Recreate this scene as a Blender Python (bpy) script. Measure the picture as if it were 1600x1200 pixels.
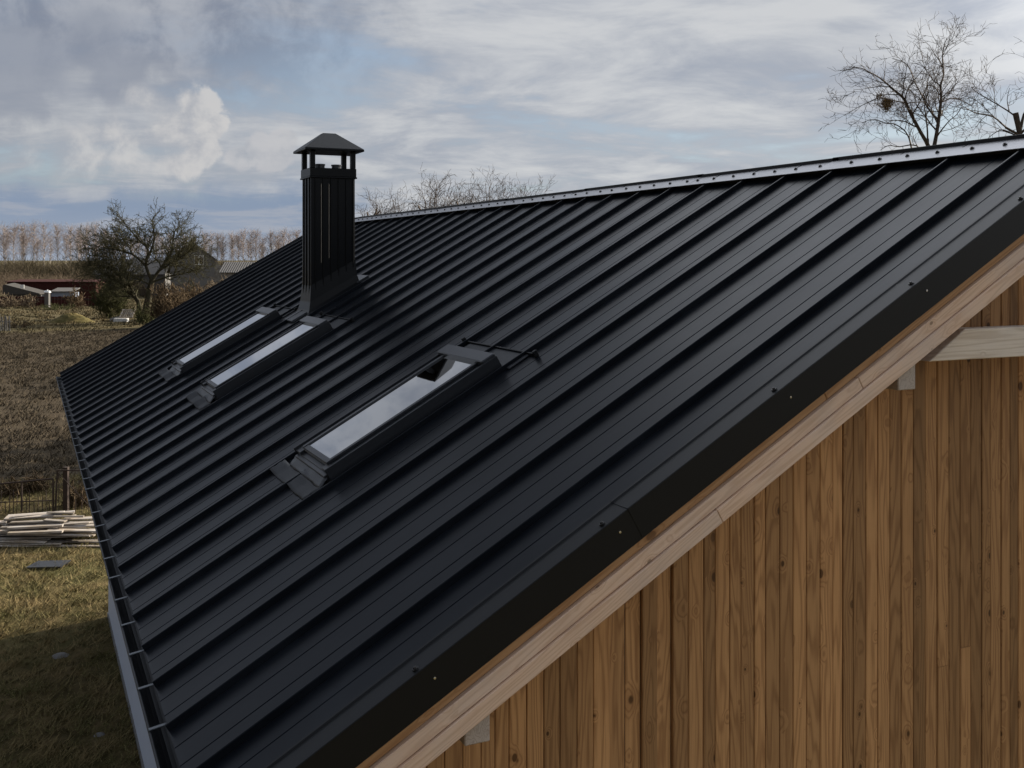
import bpy, math, random
import numpy as np
from mathutils import Matrix, Vector
for o in list(bpy.data.objects): bpy.data.objects.remove(o)
SC = bpy.context.scene
COL = SC.collection
R = math.radians
random.seed(7); rng = np.random.default_rng(7)

# ------------------------------------------------------------------ camera
H = 6.12                      # camera height over the yard (m)
FPX, HOR = 1639.0, 404.0      # focal length and horizon row, in pixels of the 1600 x 1200 photograph
YAW = R(24.9)                 # house axis (Y) lies 24.9 deg to the left of the optical axis
FWD = Vector((math.sin(YAW), math.cos(YAW), 0)); RGT = Vector((math.cos(YAW), -math.sin(YAW), 0)); UP = Vector((0, 0, 1))
cd = bpy.data.cameras.new('camera'); cam = bpy.data.objects.new('camera', cd); COL.objects.link(cam)
cam.location = (0, 0, H); cam.rotation_euler = (R(90), 0, -YAW)
cd.sensor_width = 36; cd.lens = 36 * FPX / 1600; cd.shift_y = -(600 - HOR) / 1600
cd.clip_start = 0.05; cd.clip_end = 6000
SC.camera = cam
def at(px, py, D):            # pixel + depth -> point
    return Vector((0, 0, H)) + (FWD + RGT * ((px - 800) / FPX) + UP * ((HOR - py) / FPX)) * D
def ground_at(px, py, z=0.0):
    return at(px, py, (H - z) * FPX / (py - HOR))

# ------------------------------------------------------------------ sun and sky
SUN_AZ = R(14)                # from +X towards +Y
SUN_EL = R(24.5)
sun_dir = Vector((math.cos(SUN_AZ) * math.cos(SUN_EL), math.sin(SUN_AZ) * math.cos(SUN_EL), math.sin(SUN_EL)))
sd = bpy.data.lights.new('sun', 'SUN'); sun = bpy.data.objects.new('sun', sd); COL.objects.link(sun)
sd.energy = 5.0; sd.angle = R(0.53); sd.color = (1.0, 0.89, 0.74)
sun.rotation_euler = sun_dir.to_track_quat('Z', 'Y').to_euler(); sun.location = (30, 10, 40)

world = bpy.data.worlds.new('World'); SC.world = world; world.use_nodes = True
class NT:
    def __init__(s, tree): s.t = tree; s.n = tree.nodes; s.l = tree.links
    def node(s, typ, **kw):
        n = s.n.new(typ)
        for k, v in kw.items(): setattr(n, k, v)
        return n
    def put(s, sock, v):
        if isinstance(v, bpy.types.NodeSocket): s.l.new(v, sock)
        elif v is not None: sock.default_value = v
    def math(s, op, a, b=None, c=None, clamp=False):
        n = s.node('ShaderNodeMath', operation=op, use_clamp=clamp)
        s.put(n.inputs[0], a); s.put(n.inputs[1], b); s.put(n.inputs[2], c); return n.outputs[0]
    def vec(s, op, a, b=None):
        n = s.node('ShaderNodeVectorMath', operation=op); s.put(n.inputs[0], a)
        if op == 'SCALE': s.put(n.inputs[3], b)
        else: s.put(n.inputs[1], b)
        return n.outputs['Value'] if op in ('DOT_PRODUCT', 'LENGTH', 'DISTANCE') else n.outputs[0]
    def noise(s, v, scale, detail=5, rough=.55, dist=0.0, col=False):
        n = s.node('ShaderNodeTexNoise'); s.put(n.inputs['Vector'], v); s.put(n.inputs['Scale'], scale)
        n.inputs['Detail'].default_value = detail; n.inputs['Roughness'].default_value = rough; n.inputs['Distortion'].default_value = dist
        return n.outputs['Color' if col else 'Fac']
    def ss(s, v, a, b, lo=0.0, hi=1.0):
        n = s.node('ShaderNodeMapRange', interpolation_type='SMOOTHSTEP'); s.put(n.inputs[0], v)
        for i, q in enumerate((a, b, lo, hi)): s.put(n.inputs[1 + i], q)
        return n.outputs[0]
    def mix(s, f, a, b, mode='MIX'):
        n = s.node('ShaderNodeMix', data_type='RGBA', blend_type=mode); s.put(n.inputs[0], f)
        s.put(n.inputs[6], a if isinstance(a, bpy.types.NodeSocket) else (*a, 1) if len(a) == 3 else a)
        s.put(n.inputs[7], b if isinstance(b, bpy.types.NodeSocket) else (*b, 1) if len(b) == 3 else b)
        return n.outputs[2]
    def comb(s, x, y, z):
        n = s.node('ShaderNodeCombineXYZ'); s.put(n.inputs[0], x); s.put(n.inputs[1], y); s.put(n.inputs[2], z); return n.outputs[0]
    def sep(s, v):
        n = s.node('ShaderNodeSeparateXYZ'); s.put(n.inputs[0], v); return n.outputs
    def bump(s, h, strength=.3, dist=.01):
        n = s.node('ShaderNodeBump'); s.put(n.inputs['Height'], h); n.inputs['Strength'].default_value = strength; n.inputs['Distance'].default_value = dist
        return n.outputs[0]

def build_sky():
    T = NT(world.node_tree); T.n.clear()
    out = T.node('ShaderNodeOutputWorld'); bg = T.node('ShaderNodeBackground'); T.l.new(bg.outputs[0], out.inputs[0])
    sky = T.node('ShaderNodeTexSky', sky_type='NISHITA'); sky.sun_disc = False
    sky.sun_elevation = SUN_EL; sky.sun_rotation = math.atan2(sun_dir.x, sun_dir.y)
    sky.air_density = 1.0; sky.dust_density = 0.6; sky.ozone_density = 1.5
    d = T.node('ShaderNodeTexCoord').outputs['Generated']
    x = T.vec('DOT_PRODUCT', d, tuple(RGT)); y = T.vec('DOT_PRODUCT', d, tuple(FWD)); z = T.sep(d)[2]
    zc = T.math('MAXIMUM', z, 0.0)
    S = 10.0
    def c(r, g, b): return (r * S, g * S, b * S, 1)
    # cloud layer seen in perspective, drifting to thin blue gaps
    k = T.math('DIVIDE', 1.0, T.math('ADD', zc, 0.12))
    q = T.comb(T.math('MULTIPLY', x, k), T.math('MULTIPLY', y, k), T.math('MULTIPLY', zc, 3.0))
    n1 = T.noise(T.vec('ADD', q, (3.1, 7.4, 0)), 0.75, 6, .58, .5)
    n2 = T.noise(T.vec('ADD', q, (11.7, 2.2, 5)), 1.9, 6, .60, .35)
    cover = T.ss(T.math('ADD', T.math('MULTIPLY', n1, .6), T.math('MULTIPLY', n2, .4)), 0.33, 0.50)
    bright = T.ss(T.math('ADD', T.math('MULTIPLY', n2, .6), T.math('MULTIPLY', n1, .4)), 0.40, 0.62)
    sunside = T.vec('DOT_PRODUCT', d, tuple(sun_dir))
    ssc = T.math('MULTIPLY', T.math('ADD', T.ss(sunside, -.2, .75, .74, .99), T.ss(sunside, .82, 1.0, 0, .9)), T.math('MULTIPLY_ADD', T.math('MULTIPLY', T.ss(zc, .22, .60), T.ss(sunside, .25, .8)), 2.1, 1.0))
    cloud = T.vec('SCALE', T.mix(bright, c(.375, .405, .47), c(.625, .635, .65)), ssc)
    blue = T.mix(0.5, sky.outputs[0], c(.37, .44, .56))
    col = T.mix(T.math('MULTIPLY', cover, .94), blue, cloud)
    # plane coordinates in front of the viewer, units of 100 photo pixels
    yy = T.math('MAXIMUM', y, .15); front = T.ss(y, .2, .5)
    u = T.math('MULTIPLY_ADD', T.math('DIVIDE', x, yy), FPX / 100, 8.0)
    v = T.math('MULTIPLY_ADD', T.math('DIVIDE', z, yy), -FPX / 100, HOR / 100)
    pv = T.comb(u, v, .4)
    N = T.noise(pv, 1.15, 7, .58, .25)
    N2 = T.noise(T.vec('ADD', pv, (.22, -.16, 0)), 1.15, 5, .58, .25)
    e = T.math('SUBTRACT', N, .5)
    # grey bank high on the left, going on overhead to the left
    az = T.math('ARCTAN2', x, y); ea = T.math('MULTIPLY', e, .35)
    bank = T.math('MULTIPLY', T.ss(T.math('ADD', az, ea), -.06, -.36), T.ss(T.math('ADD', z, T.math('MULTIPLY', e, .12)), .10, .19))
    bankc = T.mix(T.ss(N, .35, .65), c(.205, .237, .310), c(.365, .39, .445))
    bankc = T.vec('SCALE', bankc, T.ss(z, .22, .45, 1.0, .62))
    col = T.mix(T.math('MULTIPLY', bank, .84), col, bankc)
    # clear grey-blue air low on the left
    low = T.math('MULTIPLY', T.ss(T.math('ADD', az, ea), -.08, -.25), T.ss(T.math('ADD', z, T.math('MULTIPLY', e, .05)), .080, .045))
    lowc = T.mix(T.ss(z, .0, .055), c(.325, .375, .465), c(.235, .305, .425))
    lowc = T.mix(T.math('MULTIPLY', T.ss(n2, .50, .66), .45), lowc, c(.42, .43, .47))
    col = T.mix(T.math('MULTIPLY', low, .93), col, lowc)
    def field(circles):
        best = None
        for (cu, cv, r, fl) in circles:
            du = T.math('SUBTRACT', u, cu); dv = T.math('MULTIPLY', T.math('SUBTRACT', v, cv), fl)
            dd = T.math('MULTIPLY_ADD', T.math('SQRT', T.math('MULTIPLY_ADD', du, du, T.math('MULTIPLY', dv, dv))), -1.0 / r, 1.0)
            best = dd if best is None else T.math('MAXIMUM', best, dd)
        return best
    rel = T.math('SUBTRACT', N, N2)
    # dark scud in front of the bank
    f = T.math('MULTIPLY_ADD', e, 2.2, field([(1.45, .75, .62, 1.0), (1.75, 1.25, .52, .9), (2.1, 1.1, .42, 1.1), (.3, 1.0, 1.0, 1.1), (.2, 1.7, .8, 1.5)]))
    col = T.mix(T.math('MULTIPLY', T.math('MULTIPLY', T.ss(f, .0, .6), front), .58), col, c(.262, .292, .358))
    # heaped cumulus
    f = T.math('MULTIPLY_ADD', e, 2.1, field([(3.05, 1.72, .52, 1.1), (2.55, 2.0, .72, 1.1), (3.3, 1.95, .30, 1.0), (2.0, 2.35, .70, 1.4), (3.15, 2.38, .42, 1.3), (2.75, 2.55, .55, 1.9), (1.2, 2.4, .9, 1.9), (.35, 2.45, .7, 2.2), (2.3, 1.55, .5, 1.2), (1.7, 2.0, .55, 1.2)]))
    m = T.math('MULTIPLY', T.math('MULTIPLY', T.ss(f, .02, T.ss(u, 2.3, 3.3, .95, .26)), front), T.ss(u, -.5, 2.6, .45, .86))
    shade = T.ss(T.math('ADD', T.math('MULTIPLY', rel, 5.5), T.math('MULTIPLY', T.math('SUBTRACT', u, 2.1), .28)), -.85, .95)
    col = T.mix(m, col, T.mix(shade, c(.385, .405, .45), c(.61, .60, .595)))
    f = T.math('MULTIPLY_ADD', e, 1.8, field([(4.4, 2.2, .30, 1.0), (4.05, 2.3, .36, 1.2), (4.25, 2.5, .45, 1.8), (3.75, 2.45, .35, 1.4)]))
    m = T.math('MULTIPLY', T.math('MULTIPLY', T.ss(f, .02, .30), front), .72)
    col = T.mix(m, col, T.mix(shade, c(.36, .39, .44), c(.53, .53, .55)))
    # below the horizon the sky only meets far ground
    col = T.mix(T.ss(z, -.002, -.06), col, c(.10, .09, .07))
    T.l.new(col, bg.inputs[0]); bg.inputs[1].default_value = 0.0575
    world.cycles.sampling_method = 'NONE'
build_sky()
SC.view_settings.view_transform = 'Standard'; SC.view_settings.look = 'None'
SC.view_settings.exposure = 0.8; SC.view_settings.gamma = 1.0
SC.render.engine = 'CYCLES'

# ------------------------------------------------------------------ helpers
WM = {}
def link(o, parent=None):
    COL.objects.link(o)
    if parent is not None:
        o.parent = parent; o.matrix_parent_inverse = WM[parent.name].inverted()
    WM[o.name] = o.matrix_basis.copy(); return o
def tag(o, label=None, cat=None, group=None, kind=None):
    for k, v in (('label', label), ('category', cat), ('group', group), ('kind', kind)):
        if v: o[k] = v
    return o
def empty(name, loc, label=None, cat=None, group=None, parent=None):
    o = bpy.data.objects.new(name, None); o.location = loc; o.empty_display_size = .2
    return tag(link(o, parent), label, cat, group)
class MB:
    def __init__(s): s.v = []; s.f = []
    def add(s, vs, fs):
        b = len(s.v); s.v += [tuple(v) for v in vs]; s.f += [tuple(b + i for i in f) for f in fs]; return s
    def box(s, x0, x1, y0, y1, z0, z1, M=None):
        vs = [Vector((x, y, z)) for z in (z0, z1) for y in (y0, y1) for x in (x0, x1)]
        if M is not None: vs = [M @ v for v in vs]
        return s.add(vs, [(0, 2, 3, 1), (4, 5, 7, 6), (0, 1, 5, 4), (2, 6, 7, 3), (0, 4, 6, 2), (1, 3, 7, 5)])
    def prism(s, prof, a, b, axes='yz', close=True, caps=True, M=None):
        """profile (2-D list) swept along the third axis from a to b"""
        def mk(p, t):
            d = {'yz': (t, p[0], p[1]), 'xz': (p[0], t, p[1]), 'xy': (p[0], p[1], t)}[axes]; return Vector(d)
        n = len(prof); vs = [mk(p, a) for p in prof] + [mk(p, b) for p in prof]
        if M is not None: vs = [M @ v for v in vs]
        fs = [(i, (i + 1) % n, n + (i + 1) % n, n + i) for i in range(n if close else n - 1)]
        if caps and close: fs += [tuple(range(n - 1, -1, -1)), tuple(range(n, 2 * n))]
        return s.add(vs, fs)
    def tube(s, p0, p1, r0, r1=None, k=8, caps=True):
        p0, p1 = Vector(p0), Vector(p1); r1 = r0 if r1 is None else r1
        q = (p1 - p0).to_track_quat('Z', 'Y'); vs = []
        for p, r in ((p0, r0), (p1, r1)):
            for i in range(k):
                a = 2 * math.pi * i / k; vs.append(p + q @ Vector((math.cos(a) * r, math.sin(a) * r, 0)))
        fs = [(i, (i + 1) % k, k + (i + 1) % k, k + i) for i in range(k)]
        if caps: fs += [tuple(range(k - 1, -1, -1)), tuple(range(k, 2 * k))]
        return s.add(vs, fs)
    def mesh(s, name, mat, smooth=False, bevel=0):
        me = bpy.data.meshes.new(name); me.from_pydata(s.v, [], s.f)
        import bmesh
        bm = bmesh.new(); bm.from_mesh(me); bmesh.ops.recalc_face_normals(bm, faces=bm.faces)
        if bevel: bmesh.ops.bevel(bm, geom=list(bm.edges), offset=bevel, segments=1, affect='EDGES')
        bm.to_mesh(me); bm.free()
        if mat: me.materials.append(mat)
        if smooth: me.polygons.foreach_set('use_smooth', [True] * len(me.polygons))
        return me
    def build(s, name, mat, parent=None, smooth=False, bevel=0, M=None):
        o = bpy.data.objects.new(name, s.mesh(name, mat, smooth, bevel))
        if M is not None: o.matrix_basis = M
        return link(o, parent)
def inst(name, me, M, parent=None):
    o = bpy.data.objects.new(name, me); o.matrix_basis = M; return link(o, parent)

def material(name):
    m = bpy.data.materials.new(name); m.use_nodes = True; T = NT(m.node_tree)
    return m, T, T.n['Principled BSDF']
def simple(name, col, rough=.6, metal=0.0, var=.25, scale=6.0, bumps=.0, spec=.5, dist=.005):
    m, T, b = material(name)
    co = T.node('ShaderNodeTexCoord').outputs['Object']
    n = T.noise(co, scale, 6, .6)
    dark = tuple(c * (1 - var) for c in col); lite = tuple(min(1, c * (1 + var)) for c in col)
    T.put(b.inputs['Base Color'], T.mix(n, dark, lite)); b.inputs['Roughness'].default_value = rough
    b.inputs['Metallic'].default_value = metal; b.inputs['Specular IOR Level'].default_value = spec
    if bumps: T.put(b.inputs['Normal'], T.bump(T.noise(co, scale * 5, 5, .6), bumps, dist))
    return m

# ---- materials
def roof_metal():
    m, T, b = material('roof_metal')
    co = T.node('ShaderNodeTexCoord').outputs['Object']; rnd = T.node('ShaderNodeObjectInfo').outputs['Random']
    geo = T.node('ShaderNodeNewGeometry').outputs['Position']
    off = T.vec('ADD', co, T.comb(T.math('MULTIPLY', rnd, 40.), 0, 0))
    dust = T.noise(geo, 1.3, 7, .62); fine = T.noise(geo, 900., 2, .5)
    streak = T.noise(T.vec('MULTIPLY', off, (1.2, 14., 1.)), 3.0, 5, .6)
    colr = T.mix(T.ss(dust, .42, .72), (.0050, .0064, .0090), (.011, .0132, .017))
    T.put(b.inputs['Base Color'], colr)
    ro = T.math('ADD', .33, T.math('ADD', T.math('MULTIPLY', T.math('SUBTRACT', dust, .5), .16), T.math('MULTIPLY', T.math('SUBTRACT', streak, .5), .07)))
    T.put(b.inputs['Roughness'], ro); b.inputs['Specular IOR Level'].default_value = .165; b.inputs['Specular Tint'].default_value = (.86, .91, 1.0, 1)
    h = T.math('ADD', T.math('MULTIPLY', T.noise(T.vec('MULTIPLY', off, (1.0, 2.4, 1.)), 1.6, 2, .5), .55), T.math('MULTIPLY', fine, .0018))
    T.put(b.inputs['Normal'], T.bump(h, .35, .006))
    return m
M_ROOF = roof_metal()
M_TRIM = simple('dark_trim_metal', (.0045, .0052, .0062), .45, var=.2, scale=3, spec=.28)
M_SKIRT = simple('ridge_skirt_metal', (.33, .335, .355), .38, metal=.65, var=.12, scale=5)
M_CHIM = simple('chimney_metal', (.0030, .0036, .0044), .36, var=.25, scale=3, spec=.2)
M_CHSEAM = simple('chimney_seam_metal', (.34, .30, .25), .35, metal=.6, var=.1)
M_GUT = simple('gutter_metal', (.008, .009, .011), .42, var=.2, scale=4, spec=.3)
M_BRKT = simple('bracket_metal', (.12, .135, .15), .35, metal=.5, var=.15)
M_SCREW = simple('screw_dark', (.012, .012, .013), .4)
M_BRIGHT = simple('screw_bright', (.75, .75, .74), .18, metal=1.0, var=.05)
M_LEAD = simple('flashing_lead', (.055, .06, .068), .42, metal=.25, var=.25, scale=14, bumps=.35)
M_APRON = simple('flashing_apron', (.022, .025, .030), .55, var=.25, scale=14, bumps=.3)
M_FRAME = simple('skylight_frame', (.016, .018, .022), .34, var=.15)
M_COVER = simple('skylight_cover', (.035, .038, .044), .33, metal=.2, var=.15)
def pane_mat():
    m, T, b = material('skylight_glass')
    b.inputs['Base Color'].default_value = (.60, .62, .64, 1); b.inputs['Metallic'].default_value = 1.0; b.inputs['Roughness'].default_value = .012
    b.inputs['IOR'].default_value = 2.0; b.inputs['Specular IOR Level'].default_value = .5
    b.inputs['Coat Weight'].default_value = 1.0; b.inputs['Coat Roughness'].default_value = .01; b.inputs['Coat IOR'].default_value = 1.55
    g = T.node('ShaderNodeNewGeometry').outputs['Position']
    T.put(b.inputs['Normal'], T.bump(T.noise(g, 2.2, 2, .5), .10, .004))
    return m
M_GLASS = pane_mat()

def wood(name, light, dark, axis, knot=1.0, gs=1.0, rnd_amt=.35, rough=.62, grey=0.0):
    """sawn softwood; axis = index of the grain direction in object space"""
    m, T, b = material(name)
    co = T.node('ShaderNodeTexCoord').outputs['Object']; oi = T.node('ShaderNodeObjectInfo')
    rnd = oi.outputs['Random']; rv = T.comb(T.math('MULTIPLY', rnd, 37.), T.math('MULTIPLY', rnd, 91.), T.math('MULTIPLY', rnd, 53.))
    p = T.vec('ADD', co, rv)
    st = [9.0 * gs] * 3; st[axis] = .75 * gs
    g = T.vec('MULTIPLY', p, tuple(st))
    kn = [12.0] * 3; kn[axis] = 8.0
    vor = T.node('ShaderNodeTexVoronoi'); vor.feature = 'F1'; T.put(vor.inputs['Vector'], T.vec('MULTIPLY', p, tuple(kn))); vor.inputs['Scale'].default_value = 1.0
    vd = vor.outputs['Distance']; vc = T.sep(vor.outputs['Color'])
    has = T.ss(vc[0], .66, .69)
    size = T.math('ADD', .07, T.math('MULTIPLY', T.math('MULTIPLY', vc[1], vc[1]), .16))
    kmask = T.math('MULTIPLY', T.math('MULTIPLY', T.ss(T.math('DIVIDE', vd, size), 1.15, .75), has), knot)
    halo = T.math('MULTIPLY', T.math('MULTIPLY', T.ss(T.math('DIVIDE', vd, size), 3.6, .9), has), knot)
    big = T.math('ADD', T.noise(g, .55, 3, .45, .25), T.math('MULTIPLY', halo, .10))
    rings = T.math('ABSOLUTE', T.math('SINE', T.math('MULTIPLY', big, 62.)))
    rings = T.ss(rings, .05, .95)
    fi = [150.0] * 3; fi[axis] = 3.0
    fib = T.noise(T.vec('MULTIPLY', p, tuple(fi)), 1.0, 4, .6)
    mid = tuple((a + c) / 2 for a, c in zip(light, dark))
    colr = T.mix(rings, mid, light)
    colr = T.mix(T.math('MULTIPLY', T.ss(fib, .45, .75), .45), colr, dark)
    colr = T.mix(T.math('MULTIPLY', T.ss(T.noise(p, 2.3, 4, .6), .45, .75), .35), colr, mid)
    colr = T.mix(T.math('MULTIPLY', halo, .25), colr, dark)
    colr = T.mix(T.math('MULTIPLY', kmask, .9), colr, tuple(c * .38 for c in dark))
    if grey: colr = T.mix(T.math('MULTIPLY', T.ss(T.noise(p, 1.7, 5, .65), .35, .7), grey), colr, (.50, .485, .47))
    rs = T.math('ADD', 1.0 - rnd_amt, T.math('MULTIPLY', T.node('ShaderNodeObjectInfo').outputs['Random'], 1.55 * rnd_amt))
    colr = T.vec('SCALE', colr, rs)
    T.put(b.inputs['Base Color'], colr); b.inputs['Roughness'].default_value = rough; b.inputs['Specular IOR Level'].default_value = .3
    hgt = T.math('SUBTRACT', T.math('MULTIPLY', rings, .4), T.math('ADD', T.math('MULTIPLY', fib, .5), T.math('MULTIPLY', kmask, .5)))
    T.put(b.inputs['Normal'], T.bump(hgt, .35, .0025))
    return m
M_CLAD = wood('cladding_wood', (.50, .275, .118), (.19, .080, .028), 2, rnd_amt=.40, rough=.5)
M_BARGE = wood('barge_wood', (.80, .58, .42), (.55, .34, .20), 0, knot=.8, gs=1.2, rnd_amt=.08, grey=.35)
M_BATTEN = wood('batten_wood', (.50, .29, .14), (.30, .14, .055), 0, knot=.7, rnd_amt=.12)
M_BEAM = wood('beam_wood', (.80, .71, .60), (.52, .41, .30), 0, knot=.8, gs=.9, rnd_amt=.05, grey=.35)
M_PURLIN = wood('purlin_wood', (.50, .42, .35), (.27, .20, .15), 1, knot=.4, gs=1.6, rnd_amt=.1, grey=.6)
M_PLANK = wood('weathered_plank', (.34, .285, .22), (.15, .11, .075), 0, knot=.5, gs=.8, rnd_amt=.55, grey=.6, rough=.8)
M_GREYWOOD = wood('grey_wood', (.22, .20, .175), (.10, .085, .07), 2, knot=.4, rnd_amt=.3, grey=.5, rough=.85)
M_SOFFIT = wood('soffit_wood', (.40, .22, .10), (.2, .09, .035), 0, rnd_amt=.2)
M_PLASTER = simple('white_plaster', (.56, .60, .68), .85, var=.06, scale=3, bumps=.25)
M_PLINTH = simple('plinth_concrete', (.22, .215, .21), .9, var=.2, scale=5, bumps=.4)
M_DARK = simple('dark_void', (.012, .012, .013), .6)

# ------------------------------------------------------------------ the house
PITCH = R(29.7); SP, CP = math.sin(PITCH), math.cos(PITCH)
EX, EZ = .58, H - 1.972           # eave edge of the roof surface
Y0, Y1 = 3.672, 19.64             # near and far verge
LS = 5.376                        # slope length, eave to ridge
RX = EX + LS * CP; RZ = EZ + LS * SP
WX0, WX1 = 1.26, 2 * RX - 1.26    # side walls
WY0, WY1 = 4.10, 19.18            # gable walls
def slope(y=0.0, w=0.0, s=0.0):   # frame: local x up the slope, y along the house, z off the roof
    M = Matrix(((CP, 0, -SP, EX), (0, 1, 0, y), (SP, 0, CP, EZ), (0, 0, 0, 1)))
    return M @ Matrix.Translation((s, 0, w))
def slope_r(y=0.0, w=0.0, s=0.0): # the slope on the far side of the ridge
    M = Matrix(((-CP, 0, SP, 2 * RX - EX), (0, -1, 0, y), (SP, 0, CP, EZ), (0, 0, 0, 1)))
    return M @ Matrix.Translation((s, 0, w))
house = empty('timber_house', (RX, (Y0 + Y1) / 2, 0), 'long house with black standing-seam metal roof and brown timber gable', 'house')

# roof: deck > panels
deck = MB()
deck.prism([(EX + .06 * CP + .02 * SP, EZ + .06 * SP - .02 * CP), (RX, RZ - .03), (2 * RX - EX - .07, EZ + .02), (2 * RX - EX - .07, EZ - .12), (RX, RZ - .18), (EX + .09, EZ - .11)], Y0 + .035, Y1 - .03, axes='xz')
roof = deck.build('roof', M_SOFFIT, house); roof['label'] = 'black standing-seam roof'
PW = .4985; F0 = .435
def panel_mesh(width, name, seam=True):
    p = [(0, 0)]
    if seam: p = [(-.0005, 0), (-.0005, .030), (.0015, .034), (.0105, .034), (.0125, .030), (.0125, .0)]
    t = width / 3.0
    for c in (t, 2 * t):
        if width > .3: p += [(c - .0055, 0), (c - .0020, -.0030), (c + .0020, -.0030), (c + .0055, 0)]
    p += [(width - .001, 0)]
    b = MB(); b.prism(p, -.035, LS - .045, axes='yz', close=False)
    n = len(p)
    # turned-down drip at the eave
    vs = [(-.035, a, w) for a, w in p] + [(-.035, a, -.022) for a, w in p]
    b.add(vs, [(i, i + 1, n + i + 1, n + i) for i in range(n - 1)])
    if seam:   # closed end of the seam
        b.add([(-.035, a, w) for a, w in p[:6]], [(5, 4, 3, 2, 1, 0)])
    return b.mesh(name, M_ROOF)
pm = panel_mesh(PW, 'roof_panel')
pm_first = panel_mesh(F0, 'roof_panel', seam=False)
NPAN = int((Y1 - Y0 - F0) / PW)
last = (Y1 - Y0 - F0) - NPAN * PW
inst('roof_panel', pm_first, slope(Y0), roof)
for k in range(NPAN): inst('roof_panel', pm, slope(Y0 + F0 + k * PW), roof)
if last > .03: inst('roof_panel', panel_mesh(last, 'roof_panel'), slope(Y0 + F0 + NPAN * PW), roof)
for k in range(NPAN): inst('roof_panel', pm, slope_r(Y1 - F0 - k * PW), roof)
inst('roof_panel', pm_first, slope_r(Y1), roof)
inst('roof_panel', panel_mesh(last, 'roof_panel'), slope_r(Y1 - F0 - NPAN * PW), roof)

# ridge cap in lengths, each with a vented skirt and screws
screw_me = None
def screw_mesh(mat, r=.0105, h=.013):
    b = MB(); b.tube((0, 0, 0), (0, 0, h * .5), r * 1.25, r * 1.25, 8); b.tube((0, 0, h * .5), (0, 0, h), r * .75, r * .6, 6)
    return b.mesh('screw', mat)
SM_D, SM_B = screw_mesh(M_SCREW), screw_mesh(M_BRIGHT, .0042, .006)
def rs(s, w): return (EX + s * CP - w * SP, EZ + s * SP + w * CP)
joints = [Y0 - .01, 5.72, 7.36, 9.35, 11.3, 13.3, 15.3, 17.3, Y1 + .01]
for k in range(len(joints) - 1):
    a, b_ = joints[k], joints[k + 1] + (.06 if k < len(joints) - 2 else 0)
    dz = .0035 if k % 2 == 0 else 0.0
    pts = [rs(5.145, .044), (5.185, H + .686 + dz)]
    # folded black bead along the apex
    zt = H + .7115 + dz
    cap = MB(); cap.prism([(5.1855, pts[1][1] - .004), (5.1855, zt - .003), (5.189, zt), (2 * RX - 5.189, zt), (2 * RX - 5.1855, zt - .003), (2 * RX - 5.1855, pts[1][1] - .004)], a, b_, axes='xz')
    capo = cap.build('ridge_cap', M_TRIM, house)
    for sgn in (1, -1):
        sk = MB()
        p0, p1 = pts; q = [(p0[0], p0[1]), (p1[0] - .001, p1[1]), (p1[0] - .001, p1[1] - .004), (p0[0] + .003, p0[1] - .004)]
        if sgn < 0: q = [(2 * RX - x, z) for x, z in q][::-1]
        sk.prism(q, a, b_, axes='xz'); sk.build('ridge_skirt', M_SKIRT, capo)
    # dark foam closure under the skirt
    fo = MB(); e0, e1 = rs(5.215, .0), rs(5.235, .06); fo.prism([rs(5.20, -.003), rs(5.225, -.003), rs(5.225, .028), rs(5.20, .028)], a + .001, b_ - .062, axes='xz'); fo.build('closure_strip', M_DARK, capo)
    nx = Vector((-(pts[1][1] - pts[0][1]), 0, pts[1][0] - pts[0][0])).normalized()
    y = a + .11
    while y < b_ - .08:
        c = Vector(((pts[0][0] + pts[1][0]) / 2, y + random.uniform(-.015, .015), (pts[0][1] + pts[1][1]) / 2)) + nx * .001
        inst('screw', SM_D, Matrix.Translation(c) @ nx.to_track_quat('Z', 'Y').to_matrix().to_4x4(), capo)
        y += .248

# verge trim (black metal along the gable edge)
def verge(yface, sg, names=True):
    # profile in (y, w): sg=+1 near gable, -1 far gable
    prof = [(.150, .004), (.140, .016), (.128, .016), (.122, .010), (.004, .014), (0, .012), (0, -.132), (.012, -.140), (.012, -.137), (.004, -.130), (.004, .008), (.120, .006), (.15, .001)]
    cuts = [-.035, 1.90, 3.66, LS - .02]
    for side in (slope, slope_r):
        for k in range(3):
            a, b_ = cuts[k], cuts[k + 1] + (.05 if k < 2 else 0)
            g = .0022 if k == 1 else 0.0
            M = side(yface, g)
            s2 = sg if side is slope else -sg
            pr = [(y * s2 - g * s2, w) for y, w in prof]
            m = MB(); m.prism(pr, a, b_, axes='yz'); v = m.build('verge_trim', M_TRIM, house, M=M)
            for s in [x for x in (.06, .902, 1.823, 2.825, 3.754, 4.6, 5.2) if a < x < b_]:
                inst('screw', SM_D, M @ Matrix.Translation((s - .04, .03 * s2, .0135)), v)
                rot = Matrix.Rotation(R(90) * s2, 4, 'X')
                inst('screw', SM_B, M @ Matrix.Translation((s, -.001 * s2, -.045)) @ rot, v)
verge(Y0, 1); verge(Y1, -1)

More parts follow.
